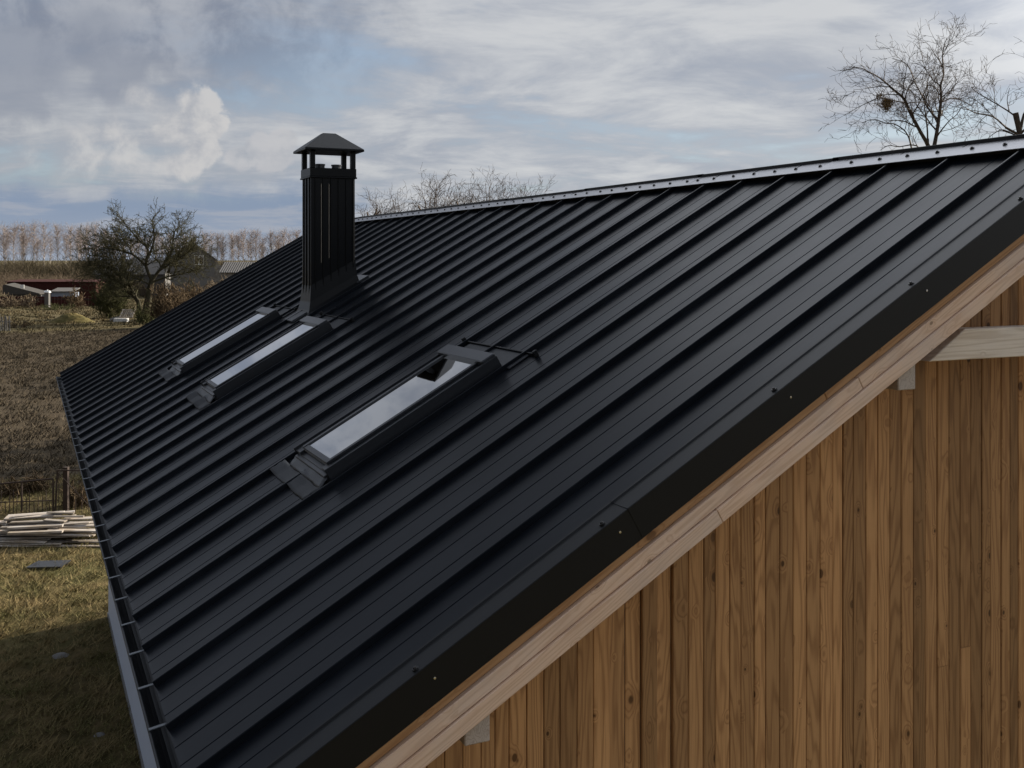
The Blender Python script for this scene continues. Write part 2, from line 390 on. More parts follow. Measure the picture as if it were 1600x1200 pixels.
# barge boards, batten
def sloped_board(name, mat, y, thick, w0, w1, a, b_, side=slope, bev=.003):
    m = MB(); m.box(a, b_, 0, thick, w0, w1)
    return m.build(name, mat, house, bevel=bev, M=side(y))
for side in (slope, slope_r):
    yo = lambda y, th: y if side is slope else y + th
    for (nm, mat, y, th, w0, w1, cuts) in (
            ('batten', M_BATTEN, Y0 + .034, .03, -.186, -.120, (-.02, 3.02, 5.30)),
            ('barge_board', M_BARGE, Y0 + .016, .028, -.2475, -.1885, (-.02, 3.21, 5.27)),
            ('barge_board', M_BARGE, Y0 + .006, .03, -.3160, -.2505, (-.02, 2.262, 5.23))):
        for k in range(2):
            a, b_ = cuts[k], cuts[k + 1] - (.0022 if k == 0 else 0)
            sloped_board(nm, mat, yo(y, th), th, w0, w1, a, b_, side)
            yf = Y1 - (y - Y0) - th
            if nm == 'barge_board': sloped_board(nm, mat, yf if side is slope else yf + th, th, w0, w1, a, b_, side)
    # soffit under the gable overhang
    sloped_board('soffit', M_SOFFIT, (Y0 + .066) if side is slope else (WY0 + .0), WY0 - Y0 - .066, -.205, -.19, .10, 5.22, side, 0)
    sloped_board('soffit', M_SOFFIT, WY1 if side is slope else (Y1 - .05), Y1 - WY1 - .05, -.205, -.19, .10, 5.22, side, 0)
    sloped_board('soffit', M_SOFFIT, Y0 + .07 if side is slope else Y1 - .07, Y1 - Y0 - .14, -.16, -.145, .02, .80, side, 0)

# purlin ends under the gable overhang and the tie beam
for (x0, x1, zb, zt) in ((1.530, 1.636, H - 1.873, H - 1.62), (3.742, 3.853, H - .624, H - .37), (2 * RX - 1.636, 2 * RX - 1.53, H - 1.873, H - 1.62), (2 * RX - 3.853, 2 * RX - 3.742, H - .624, H - .37)):
    m = MB(); m.box(0, x1 - x0, 0, WY0 + .1 - Y0 - .055, 0, zt - zb); m.build('purlin', M_PURLIN, house, bevel=.004, M=Matrix.Translation((x0, Y0 + .055, zb)))
m = MB(); m.prism([(4.02, H - .505), (2 * RX - 4.02, H - .505), (2 * RX - 4.26, H - .352), (4.26, H - .352)], 0, .10, axes='xz')
m.build('tie_beam', M_BEAM, house, bevel=.004, M=Matrix.Translation((0, 3.80, 0)))

# walls
def under(x):   # underside of the soffit at plan position x
    xx = x if x <= RX else 2 * RX - x
    return EZ + (xx - EX) * SP / CP - .215 / CP
m = MB(); m.prism([(WX0 + .03, 0), (WX1 - .03, 0), (WX1 - .03, under(WX1 - .03)), (RX, under(RX)), (WX0 + .03, under(WX0 + .03))], WY0 + .03, WY1 - .03, axes='xz')
core = m.build('wall', M_PLASTER, house); core['label'] = 'white plastered side wall'
m = MB(); m.box(WX0 + .012, WX1 - .012, WY0 + .04, WY1 - .012, -.2, .07); m.build('plinth', M_PLINTH, house)
gable = MB(); gable.prism([(WX0 + .032, .3), (WX1 - .032, .3), (WX1 - .032, under(WX1 - .03) - .01), (RX, under(RX) - .01), (WX0 + .032, under(WX0 + .03) - .01)], WY0 + .019, WY0 + .029, axes='xz')
gw = gable.build('gable_wall', M_DARK, house); gw['label'] = 'gable of narrow vertical brown boards'
# cladding: narrow vertical boards, each its own piece
WIN = (5.052, 6.30, .35, H - .60)   # tall window in the gable, just past the right edge of the view
x = WX0; k = 0
brng = random.Random(11)
while x < WX1 - .02:
    wd = brng.choice((.083, .083, .086, .086, .080, .066)) ; x1 = min(x + wd, WX1)
    gap = .0028; rec = brng.choice((0, 0, 0, 0, .0015, .0025, .004))
    if k in (14, 15, 17): rec = .0165
    def piece(za, zb0, zb1, ry):
        b0, b1 = x + gap / 2, x1 - gap / 2; c = .0035
        yf, yb = WY0 - .002 + ry, WY0 + .0185
        prof = [(b0, yb), (b0, yf + c), (b0 + c, yf), (b1 - c, yf), (b1, yf + c), (b1, yb)]
        tops = [zb0 + (zb1 - zb0) * (p[0] - b0) / (b1 - b0) for p in prof]
        o0 = Vector(((b0 + b1) / 2, WY0, za)); n = 6
        vs = [Vector((p[0], p[1], za)) - o0 for p in prof] + [Vector((p[0], p[1], t)) - o0 for p, t in zip(prof, tops)]
        mm = MB(); mm.add(vs, [(i, (i + 1) % n, n + (i + 1) % n, n + i) for i in range(n)] + [tuple(range(n - 1, -1, -1)), tuple(range(n, 2 * n))])
        mm.build('cladding_board', M_CLAD, gw, M=Matrix.Translation(o0))
    t0, t1 = under(x), under(x1)
    if x < RX < x1: t0 = t1 = min(t0, t1)
    inwin = x1 > WIN[0] + .045 and x < WIN[1] - .03
    zbot = .22
    if inwin:
        piece(WIN[3] + .03, t0, t1, rec)
    elif brng.random() < .13:
        zs = brng.uniform(1.4, min(t0, t1) - .3); r2 = rec + brng.choice((0, .001, .002))
        piece(zbot, zs - .0012, zs - .0012, rec); piece(zs + .0012, t0, t1, r2)
    else: piece(zbot, t0, t1, rec)
    x = x1; k += 1
# window
m = MB(); fx0, fx1, fz0, fz1 = WIN[0] + .005, WIN[1], WIN[2], WIN[3] + .02
for q in ((fx0, fx0 + .07, fz0, fz1), (fx1 - .07, fx1, fz0, fz1), (fx0 + .071, fx1 - .071, fz1 - .07, fz1), (fx0 + .071, fx1 - .071, fz0, fz0 + .07)): m.box(q[0], q[1], WY0 - .012, WY0 + .0182, q[2], q[3])
wn = m.build('window', M_TRIM, house)
m = MB(); m.box(fx0 + .06, fx1 - .06, WY0 + .004, WY0 + .016, fz0 + .06, fz1 - .06); m.build('pane', M_GLASS, wn)

# gutter with straps along the eave
def half_round(side_x):
    GX, GZ, GR = .548, EZ - .055, .062
    n = 10; out = [(GX - GR * math.cos(math.pi * i / n), GZ - GR * 1.05 * math.sin(math.pi * i / n)) for i in range(n + 1)]
    inn = [(GX - (GR - .003) * math.cos(math.pi * i / n), GZ - (GR - .003) * 1.05 * math.sin(math.pi * i / n)) for i in range(n, -1, -1)]
    lip = [(GX - GR - .009, GZ - .003), (GX - GR - .009, GZ + .006), (GX - GR - .001, GZ + .008)]
    return GX, GZ, GR, lip[:2] + [lip[2]] + inn[::-1][:1] + inn[::-1][1:] + out[::-1]
GX, GZ, GR, prof = half_round(0)
g = MB(); g.prism(prof, Y0 + .02, Y1 - .02, axes='xz'); gut = g.build('gutter', M_GUT, house)
for y in (Y0 + .019, Y1 - .022):
    e = MB(); n = 10; e.prism([(GX - GR * math.cos(math.pi * i / n), GZ - GR * 1.05 * math.sin(math.pi * i / n)) for i in range(n + 1)], y, y + .003, axes='xz'); e.build('end_cap', M_BRKT, gut)
sm = MB(); sm.prism([(GX - GR - .006, GZ + .010), (GX + .05, GZ + .030), (GX + .05, GZ + .033), (GX - GR - .007, GZ + .014)], -.011, .011, axes='xz')
sme = sm.mesh('gutter_strap', M_BRKT)
y = 4.255
while y < Y1 - .1: inst('gutter_strap', sme, Matrix.Translation((0, y, 0)), gut); y += .468
f = MB(); f.box(EX + .045, EX + .065, Y0 + .07, Y1 - .07, EZ - .17, EZ - .03); f.build('fascia', M_TRIM, house)
# skylights
def skylight(y0, label):
    y0 += Y0; M = slope(y0)
    root = empty('skylight', M @ Vector((1.25, 0, 0)), parent=house); root['label'] = label
    W_ = .78
    def part(name, mat, boxes, bev=.002):
        b = MB()
        for q in boxes: b.box(*q)
        return b.build(name, mat, root, bevel=bev, M=M)
    for q in ((1.262, 2.50, 0, .115, -.03, .085), (1.262, 2.50, W_ - .115, W_, -.03, .085), (1.262, 1.345, .116, W_ - .116, -.03, .066), (2.455, 2.50, .116, W_ - .116, -.03, .082)): part('frame', M_FRAME, [q])
    for q in ((1.300, 2.478, .082, .117, .0855, .104), (1.300, 2.478, W_ - .117, W_ - .082, .0855, .104), (1.300, 1.338, .1175, W_ - .1175, .0665, .100)): part('sash', M_FRAME, [q])
    part('pane', M_GLASS, [(1.336, 2.49, .116, W_ - .116, .070, .0955)], 0)
    part('bottom_cover', M_COVER, [(1.236, 1.300, .02, W_ - .02, -.02, .060), (1.296, 1.318, .03, W_ - .03, .0665, .086)], .003)
    part('top_cover', M_COVER, [(2.44, 2.545, -.012, W_ + .012, .086, .122)], .006)
    for q in ((1.255, 2.55, -.014, -.001, -.03, .100), (1.255, 2.55, W_ + .001, W_ + .014, -.03, .100)): part('side_cover', M_FRAME, [q], .003)
    # lead apron dressed over the seam below
    b = MB(); n = 9
    def sheet(name, mat, sa, sb, ya, yb, wa, wb, seed):
        r2 = random.Random(seed); b = MB(); nx, ny = 5, 12; vs = []
        for i in range(nx + 1):
            for j in range(ny + 1):
                yy = ya + (yb - ya) * j / ny; ss_ = sa + (sb - sa) * i / nx
                rel = ((y0 + yy - Y0 - F0) % PW); d = min(rel, PW - rel)
                hump = .036 * max(0, 1 - d / .07) ** .7
                vs.append((ss_ + r2.uniform(-.004, .004), yy, max(wa + (wb - wa) * i / nx, hump + .005) + r2.uniform(0, .006)))
        fs = [(i * (ny + 1) + j, i * (ny + 1) + j + 1, (i + 1) * (ny + 1) + j + 1, (i + 1) * (ny + 1) + j) for i in range(nx) for j in range(ny)]
        b.add(vs, fs); o = b.build(name, mat, root, smooth=True, M=M); sol = o.modifiers.new('thick', 'SOLIDIFY'); sol.thickness = .003; return o
    sheet('apron', M_APRON, 1.065, 1.185, -.02, .99, .006, .010, 3)
    sheet('apron_upstand', M_LEAD, 1.18, 1.250, .0, .80, .010, .042, 4)
    part('top_flashing', M_APRON, [(2.552, 2.715, -.10, W_ + .10, .002, .012)], .002)
    part('top_flashing_lip', M_TRIM, [(2.718, 2.728, -.19, W_ + .19, .002, .024)], .002)
    for q in ((2.705, 2.735, -.215, -.191, .002, .048), (2.705, 2.735, W_ + .191, W_ + .215, .002, .048)): part('clip', M_TRIM, [q], .003)
    return root
skylight(2.49, 'nearest skylight, its glass mirroring the chimney top')
skylight(6.595, 'middle skylight just below the chimney')
skylight(8.93, 'farthest skylight, beyond the chimney')

# chimney
CX0, CX1, CY0, CY1 = 2.962, 3.478, 11.83, 12.25
CZ = lambda dz: H + dz
ch = empty('chimney', (3.22, 12.04, EZ + (3.22 - EX) * SP / CP), parent=house); ch['label'] = 'black sheet-metal chimney with hipped cap'
def rz(x): return EZ + (x - EX) * SP / CP
b = MB(); b.box(CX0, CX1, CY0, CY1, rz(CX0) - .1, CZ(.94)); b.build('shaft', M_CHIM, ch, bevel=.004)
# flared foot
pts_t = [(CX0, CY0), (CX1, CY0), (CX1, CY1), (CX0, CY1)]
b = MB(); vs = []
for fl, hh in ((.095, .0), (.055, .035), (.025, .12), (.002, .30)):
    for (x, y) in ((CX0 - fl * .6, CY0 - fl), (CX1 + fl * .6, CY0 - fl), (CX1 + fl * .6, CY1 + fl), (CX0 - fl * .6, CY1 + fl)):
        vs.append((x, y, rz(x) + .006 + hh))
fs = [(r * 4 + i, r * 4 + (i + 1) % 4, (r + 1) * 4 + (i + 1) % 4, (r + 1) * 4 + i) for r in range(3) for i in range(4)]
b.add(vs, fs); fo = b.build('flared_foot', M_CHIM, ch)
so = fo.modifiers.new('thick', 'SOLIDIFY'); so.thickness = .003; so.offset = 1
for (sa, sb, ya, yb) in ((2.50, 2.70, -.02, .36), (3.36, 3.52, -.02, .60)):
    b = MB(); b.box(sa, sb, ya, yb, .004, .040 if sa > 3 else .03); b.build('base_flashing', M_LEAD if sa < 3 else M_COVER, ch, bevel=.002, M=slope(CY0 - .05 if sa > 3 else CY0 + .02))
# standing seams of the cladding
for x in (CX0 + .045, CX0 + .135, CX0 + .225, CX0 + .315, CX0 + .405, CX1 - .03):
    b = MB(); b.box(x, x + .012, CY0 - .014, CY0 + .002, rz(x) + .22, CZ(.925)); b.build('seam', M_CHIM, ch, bevel=.002)
for x in (CX0 + .118, CX0 + .208):
    b = MB(); b.tube((x, CY0 - .004, rz(x) + .50), (x, CY0 - .004, CZ(.86)), .004, .004, 6); b.build('seam_rib', M_CHSEAM, ch)
for y in (CY0 + .06, CY0 + .20, CY0 + .33):
    b = MB(); b.box(CX0 - .012, CX0 + .002, y, y + .012, rz(CX0) + .18, CZ(.925)); b.build('seam', M_CHIM, ch, bevel=.002)
b = MB(); e = .014
b.box(CX0 - e, CX1 + e, CY0 - e, CY1 + e, CZ(.945), CZ(1.04)); b.box(CX0 - e - .008, CX1 + e + .008, CY0 - e - .008, CY1 + e + .008, CZ(.926), CZ(.944)); b.build('collar', M_CHIM, ch, bevel=.003)
for x in (CX0 - .008, CX1 - .048):
    for y in (CY0 - .008, CY1 - .048):
        b = MB(); b.box(x, x + .056, y, y + .056, CZ(1.041), CZ(1.236)); b.build('post', M_CHIM, ch, bevel=.003)
for (x, y) in ((CX0 + .155, CY0 + .2), (CX0 + .355, CY0 + .22)):
    b = MB(); b.tube((x, y, CZ(1.03)), (x, y, CZ(1.085)), .055, .055, 14); b.tube((x, y, CZ(1.0851)), (x, y, CZ(1.10)), .062, .062, 14); b.build('flue_pipe', M_COVER, ch)
b = MB(); o_ = .088; t0 = CZ(1.237); t1 = CZ(1.262); t2 = CZ(1.462)
A = [(CX0 - o_, CY0 - o_), (CX1 + o_, CY0 - o_), (CX1 + o_, CY1 + o_), (CX0 - o_, CY1 + o_)]
mx, my = (CX0 + CX1) / 2, (CY0 + CY1) / 2
Tt = [(mx - .075, my - .05), (mx + .075, my - .05), (mx + .075, my + .05), (mx - .075, my + .05)]
vs = [(x, y, t0) for x, y in A] + [(x, y, t1) for x, y in A] + [(x, y, t2) for x, y in Tt]
b.add(vs, [(3, 2, 1, 0)] + [(i, (i + 1) % 4, 4 + (i + 1) % 4, 4 + i) for i in range(4)] + [(4 + i, 4 + (i + 1) % 4, 8 + (i + 1) % 4, 8 + i) for i in range(4)] + [(8, 9, 10, 11)])
b.build('cap', M_CHIM, ch, bevel=.004)

# ------------------------------------------------------------------ ground
def ground_mat():
    m, T, b = material('yard_and_field')
    g = T.node('ShaderNodeNewGeometry').outputs['Position']; s = T.sep(g)
    n1 = T.noise(g, .35, 7, .6); n2 = T.noise(g, 3.0, 7, .65); n3 = T.noise(g, 22., 5, .65)
    yard = T.mix(T.ss(n2, .35, .65), (.075, .060, .024), (.17, .126, .060))
    yard = T.mix(T.math('MULTIPLY', T.ss(n1, .45, .65), .6), yard, (.075, .078, .026))
    field = T.mix(T.ss(n3, .35, .68), (.030, .023, .015), (.105, .082, .052))
    field = T.mix(T.math('MULTIPLY', T.ss(n1, .4, .7), .5), field, (.06, .044, .027))
    far = T.mix(n1, (.075, .065, .030), (.125, .098, .052))
    isf = T.ss(T.math('ADD', s[1], T.math('MULTIPLY', n2, 3.)), 30.5, 33.0)
    isfar = T.ss(T.math('ADD', s[1], T.math('MULTIPLY', n1, 10.)), 97., 103.)
    colr = T.mix(isfar, T.mix(isf, yard, field), far)
    T.put(b.inputs['Base Color'], colr); b.inputs['Roughness'].default_value = .95; b.inputs['Specular IOR Level'].default_value = .1
    T.put(b.inputs['Normal'], T.bump(T.math('ADD', T.math('MULTIPLY', n3, .5), n2), .9, .08))
    return m
m = MB(); m.box(-1800, 1800, -600, 3500, -.6, 0); gr = m.build('ground', ground_mat()); tag(gr, kind='structure', label='dry grass yard and brown stubble field', cat='ground')

def fast_mesh(name, V, F, mat, smooth=False):
    V = np.asarray(V, np.float32); F = np.asarray(F, np.int32); n = F.shape[1]
    me = bpy.data.meshes.new(name); me.vertices.add(len(V)); me.vertices.foreach_set('co', V.ravel())
    me.loops.add(F.size); me.loops.foreach_set('vertex_index', F.ravel())
    me.polygons.add(len(F)); me.polygons.foreach_set('loop_start', np.arange(0, F.size, n, dtype=np.int32))
    try: me.polygons.foreach_set('loop_total', np.full(len(F), n, np.int32))
    except Exception: pass
    me.update(calc_edges=True); me.validate()
    if mat: me.materials.append(mat)
    if smooth: me.polygons.foreach_set('use_smooth', [True] * len(me.polygons))
    return me
def grass_mat(name, c0, c1, c2, sc=1.2):
    m, T, b = material(name); g = T.node('ShaderNodeNewGeometry').outputs['Position']
    n = T.noise(g, sc, 6, .65); n2 = T.noise(g, 60., 3, .6)
    colr = T.mix(T.ss(n, .35, .65), c0, c1); colr = T.mix(T.math('MULTIPLY', T.ss(n2, .45, .7), .7), colr, c2)
    T.put(b.inputs['Base Color'], colr); b.inputs['Roughness'].default_value = .9; b.inputs['Specular IOR Level'].default_value = .15
    return m
def blades(name, N, place, hmin, hmax, wmin, wmax, lean, mat):
    p = place(N); N = len(p)
    a = rng.uniform(0, 2 * np.pi, N); h = rng.uniform(hmin, hmax, N); w = rng.uniform(wmin, wmax, N)
    ln = rng.uniform(lean * .3, lean, N) * h; la = rng.normal(.6, 1.2, N)
    base = np.c_[p, np.zeros(N)]
    dv = np.c_[np.cos(a), np.sin(a), np.zeros(N)] * w[:, None]
    tip = base + np.c_[np.cos(la) * ln, np.sin(la) * ln, h]
    V = np.stack([base - dv, base + dv, tip], 1).reshape(-1, 3); F = np.arange(3 * N).reshape(-1, 3)
    return inst(name, fast_mesh(name, V, F, mat), Matrix())
def clumpy(x0, x1, y0, y1, spread, per):
    def f(N):
        nc = N // per; c = np.c_[rng.uniform(x0, x1, nc), rng.uniform(y0, y1, nc)]
        p = np.repeat(c, per, 0) + rng.normal(0, spread, (nc * per, 2))
        # keep off the house footprint and off the house walls
        return p[~((p[:, 0] > WX0 - .02) & (p[:, 1] > WY0) & (p[:, 1] < WY1 + .02))]
    return f
gy = blades('dry_grass', 130000, clumpy(-7, 3.5, 8, 32, .07, 14), .035, .13, .005, .012, 2.2, grass_mat('dry_grass', (.082, .082, .026), (.23, .172, .080), (.38, .30, .155)))
tag(gy, 'tufted dry yellow grass covering the yard beside the house', 'grass', kind='stuff')
gf = blades('field_stubble', 150000, clumpy(-14, 22, 30, 96, .16, 12), .05, .22, .012, .032, 1.6, grass_mat('field_stubble', (.032, .025, .016), (.085, .066, .042), (.155, .123, .08), .5))
tag(gf, 'brown dead stubble covering the field beyond the fence', 'stubble', kind='stuff')
gl = blades('rough_grass', 60000, clumpy(-16, 60, 96, 165, .3, 12), .06, .28, .03, .07, 1.2, grass_mat('rough_grass', (.048, .043, .019), (.13, .098, .05), (.165, .13, .072), .12))
tag(gl, 'pale rough grass strip beyond the field', 'grass', kind='stuff')

# ------------------------------------------------------------------ trees
def tube_mesh(segs, k, name, mat):
    """segs: (n,8) p0 p1 r0 r1 -> open prisms"""
    S = np.asarray(segs, np.float64); n = len(S)
    p0, p1, r0, r1 = S[:, :3], S[:, 3:6], S[:, 6], S[:, 7]
    d = p1 - p0; L = np.linalg.norm(d, axis=1, keepdims=True) + 1e-9; d /= L
    ref = np.where(np.abs(d[:, 2:3]) > .9, np.array([[1., 0, 0]]), np.array([[0, 0, 1.]]))
    u = np.cross(d, ref); u /= np.linalg.norm(u, axis=1, keepdims=True); v = np.cross(d, u)
    p0 = p0 - d * (r0 * .35)[:, None]; p1 = p1 + d * (r1 * .35)[:, None]
    ang = np.arange(k) * 2 * np.pi / k
    ring = np.cos(ang)[None, :, None] * u[:, None, :] + np.sin(ang)[None, :, None] * v[:, None, :]
    V = np.concatenate([p0[:, None, :] + ring * r0[:, None, None], p1[:, None, :] + ring * r1[:, None, None]], 1).reshape(-1, 3)
    i = np.arange(k); q = np.stack([i, (i + 1) % k, k + (i + 1) % k, k + i], 1)
    F = (q[None] + (np.arange(n) * 2 * k)[:, None, None]).reshape(-1, 4)
    return fast_mesh(name, V, F, mat, True)
class Tree:
    def __init__(s, seed, twig=.006, wig=.16, trop=.03, ratio=.55, dens=1.0, droop=0.0, seg=.28, maxlev=4):
        s.r = random.Random(seed); s.s = []; s.__dict__.update(twig=twig, wig=wig, trop=trop, ratio=ratio, dens=dens, droop=droop, seg=seg, maxlev=maxlev)
    def rv(s): return Vector((s.r.gauss(0, 1), s.r.gauss(0, 1), s.r.gauss(0, 1)))
    def line(s, pts, r0, r1, lev=0, kids=True, length=None, sub=3):
        P = [Vector(p) for p in pts]; Q = []
        for i in range(len(P) - 1):           # Catmull-Rom
            a = P[max(0, i - 1)]; b = P[i]; c = P[i + 1]; d = P[min(len(P) - 1, i + 2)]
            for j in range(sub):
                t = j / sub
                Q.append(.5 * ((2 * b) + (c - a) * t + (2 * a - 5 * b + 4 * c - d) * t * t + (3 * b - a - 3 * c + d) * t ** 3))
        Q.append(P[-1]); n = len(Q) - 1
        tot = sum((Q[i + 1] - Q[i]).length for i in range(n)); run = 0
        for i in range(n):
            ra = r0 + (r1 - r0) * (i / n) ** .8; rb = r0 + (r1 - r0) * ((i + 1) / n) ** .8
            s.s.append((*Q[i], *Q[i + 1], ra, rb)); dl = (Q[i + 1] - Q[i]).length; run += dl
            if kids:
                t = run / tot
                if t < .25: continue
                cnt = s.dens * dl / .34
                for _ in range(int(cnt) + (s.r.random() < cnt % 1)):
                    s.child(Q[i].lerp(Q[i + 1], s.r.random()), (Q[i + 1] - Q[i]).normalized(), (length or tot * .42) * (1.12 - .55 * t) * s.r.uniform(.5, 1.15), rb * .55, lev + 1)
        return Q
    def child(s, p, d, L, r, lev):
        ax = s.rv(); ax = (ax - ax.dot(d) * d)
        if ax.length < 1e-3: return
        ax.normalize(); a = s.r.uniform(.5, 1.05)
        nd = (d * math.cos(a) + ax * math.sin(a)); nd.z += .12; s.grow(p, nd.normalized(), L, max(r, s.twig), lev)
    def grow(s, p, d, L, r, lev):
        if L < s.seg * .7: L = s.seg * .7
        n = max(2, int(L / s.seg)); st = L / n; r1 = max(s.twig * .55, r * .32)
        for i in range(n):
            d = (d + s.rv() * s.wig + Vector((0, 0, s.trop - s.droop * (lev >= 2)))).normalized(); q = p + d * st
            ra = r + (r1 - r) * i / n; rb = r + (r1 - r) * (i + 1) / n
            s.s.append((*p, *q, ra, rb)); p = q
            if lev < s.maxlev and L > s.seg * 1.2:
                cnt = s.dens * .95
                for _ in range(int(cnt) + (s.r.random() < cnt % 1)):
                    s.child(p, d, L * s.ratio * s.r.uniform(.55, 1.1) * (1.1 - .5 * i / n), rb * .6, lev + 1)
    def build(s, name, base, mats, label, cat, group=None, thick=.03, M=None):
        root = empty(name, base, label, cat, group)
        A = np.array(s.s); big = np.maximum(A[:, 6], A[:, 7]) > thick
        inst('trunk', tube_mesh(A[big], 7, 'trunk', mats[0]), Matrix(), root)
        inst('crown', tube_mesh(A[~big], 3, 'crown', mats[1]), Matrix(), root)
        return root
M_BARK = simple('bark', (.060, .048, .038), .9, var=.4, scale=8, bumps=.6, spec=.2, dist=.02)
M_TWIG = simple('twig', (.070, .052, .040), .85, var=.3, scale=1.0, spec=.2)
M_BARK2 = simple('orchard_bark', (.058, .052, .034), .95, var=.4, scale=5, bumps=.6, spec=.1, dist=.03)
M_TWIG2 = simple('orchard_twig', (.060, .056, .030), .9, var=.4, scale=.6, spec=.1)

def traced(seed, D, ox, oy, sc, limbs, base_px, trunk_r, label, cat, group, name, jit=.6, **kw):
    """limbs traced in the photograph; every limb gets its own depth so that the crown has volume"""
    t = Tree(seed, **kw); r2 = random.Random(seed + 50)
    base = at(*base_px, D); base.z = 0
    fork = at(base_px[0], base_px[1], D)
    t.line([base, base.lerp(fork, .5) + Vector((r2.uniform(-.1, .1), r2.uniform(-.1, .1), 0)), fork], trunk_r, trunk_r * .8, kids=False)
    for (pts, r0, r1, dd) in limbs:
        n = len(pts); P = [at(ox + x / sc, oy + y / sc, D + dd * jit * (i / max(1, n - 1)) ** 1.2) for i, (x, y) in enumerate(pts)]
        if pts[0] == 'f': P[0] = fork
        t.line(P, r0, r1, length=kw.get('klen'))
    return t, base, fork

# tall bare tree behind the ridge, right of the view
def right_tree():
    D = 33.0; t = Tree(21, twig=.0058, wig=.17, trop=.015, ratio=.60, dens=1.5, droop=.06, seg=.25, maxlev=4)
    z = lambda x, y, dd=0: at(1300 + x / 5.333, 40 + y / 5.333, D + dd)
    fork = z(820, 1130); base = Vector((fork.x, fork.y, 0))
    t.line([base, base.lerp(fork, .5), fork], 0.161, .20, kids=False)
    def limb(pts, r0, r1, dd, ln=1.5, d0=0):
        n = len(pts); t.line([fork] * 0 + [z(x, y, d0 + (dd - d0) * i / (n - 1)) for i, (x, y) in enumerate(pts)], r0, r1, length=ln)
    limb([(820, 1130), (800, 1000), (740, 890), (650, 720), (600, 610), (520, 540), (400, 440), (330, 400), (240, 355), (140, 345)], 0.074, .012, -1.2)
    limb([(820, 1130), (855, 990), (880, 850), (900, 700), (910, 600), (905, 500), (930, 400), (920, 280), (930, 180), (960, 100)], 0.074, .012, .8, 1.6)
    limb([(880, 780), (840, 740), (780, 650), (740, 560), (690, 470), (660, 390), (610, 310), (500, 275)], 0.043, .010, 2.2, 1.4, .4)
    limb([(905, 500), (840, 450), (800, 390), (740, 330), (650, 310)], 0.025, .008, 1.6, 1.2, .5)
    limb([(800, 980), (795, 850), (775, 700), (770, 640), (720, 640), (640, 640)], 0.037, .010, -1.5, 1.3)
    limb([(820, 1130), (680, 1080), (660, 1010), (640, 930), (600, 870), (520, 820), (450, 815), (350, 780), (250, 810)], 0.043, .009, 1.4, 1.4)
    limb([(600, 640), (500, 625), (400, 600), (300, 640), (200, 690), (100, 750)], 0.025, .007, -2.2, 1.3, -.7)
    limb([(870, 930), (920, 860), (980, 790), (1040, 740), (1090, 660)], 0.031, .008, -1.5, 1.4)
    limb([(910, 640), (960, 580), (1010, 520), (1040, 440)], 0.019, .007, 1.2, 1.1, .4)
    limb([(780, 650), (800, 560), (830, 500), (900, 540)], 0.019, .007, -1.0, 1.0, .6)
    limb([(930, 260), (980, 200), (1050, 150), (1120, 110)], 0.012, .005, .2, .9, .7)
    limb([(820, 1130), (700, 1000), (560, 1010), (470, 1000), (400, 1040)], 0.031, .008, -.6, 1.2)
    return t.build('bare_tree', base, (M_BARK, M_TWIG), 'tallest bare tree above the ridge, right of view, holding a brown clump', 'tree', 'bare trees behind the roof ridge', .035)
right_tree()
def right_tree2():
    D = 31.0; t = Tree(33, twig=.0058, wig=.17, trop=.02, ratio=.60, dens=1.5, droop=.03, seg=.25, maxlev=4)
    z = lambda x, y, dd=0: at(1300 + x / 5.333, 40 + y / 5.333, D + dd)
    fork = z(1575, 960); base = Vector((fork.x, fork.y, 0))
    t.line([base, base.lerp(fork, .5), fork], 0.149, .17, kids=False)
    t.line([fork, z(1555, 850), z(1530, 735)], 0.068, .085, kids=False)
    def limb(pts, r0, r1, dd, ln=1.4):
        n = len(pts); t.line([z(x, y, dd * i / (n - 1)) for i, (x, y) in enumerate(pts)], r0, r1, length=ln)
    limb([(1560, 910), (1450, 850), (1340, 760), (1200, 730), (1120, 690), (1050, 650)], 0.043, .009, -1.0)
    limb([(1535, 760), (1480, 720), (1400, 670), (1280, 600), (1200, 550), (1160, 510)], 0.031, .008, .9)
    limb([(1570, 870), (1600, 740), (1650, 640), (1660, 540), (1720, 430)], 0.050, .010, .5, 1.6)
    limb([(1555, 930), (1430, 870), (1350, 900), (1290, 950)], 0.031, .008, 1.2, 1.2)
    limb([(1570, 900), (1680, 800), (1800, 700), (1880, 560)], 0.043, .010, -.6, 1.6)
    limb([(1480, 720), (1460, 620), (1480, 520)], 0.019, .007, -.6, 1.0)
    return t.build('bare_tree', base, (M_BARK, M_TWIG), 'bare tree with a sawn-off stub at the right edge of view', 'tree', 'bare trees behind the roof ridge', .035)
right_tree2()
# clump of dead leaves in the tall tree
def clump():
    c = at(1300 + 450 / 5.333, 40 + 632 / 5.333, 32.3); N = 900
    cen = rng.normal(0, 1, (14, 3)) * np.array([[.13, .12, .10]]); ci = rng.integers(0, 14, N)
    p = cen[ci] + rng.normal(0, .055, (N, 3)); p[:, 2] -= np.abs(rng.normal(0, .06, N)) * (rng.random(N) < .35)
    a = rng.normal(0, .030, (N, 3)); a[:, 2] *= 1.5; b2 = rng.normal(0, .016, (N, 3))
    V = np.stack([p - a, p + a, p + b2], 1).reshape(-1, 3)
    o = inst('leaf_clump', fast_mesh('leaf_clump', V, np.arange(3 * N).reshape(-1, 3), simple('dead_leaf', (.15, .10, .035), .8, var=.5, scale=30)), Matrix.Translation(c))
    tag(o, 'ragged brown clump of leaves caught in the tallest bare tree', 'leaf clump')
clump()
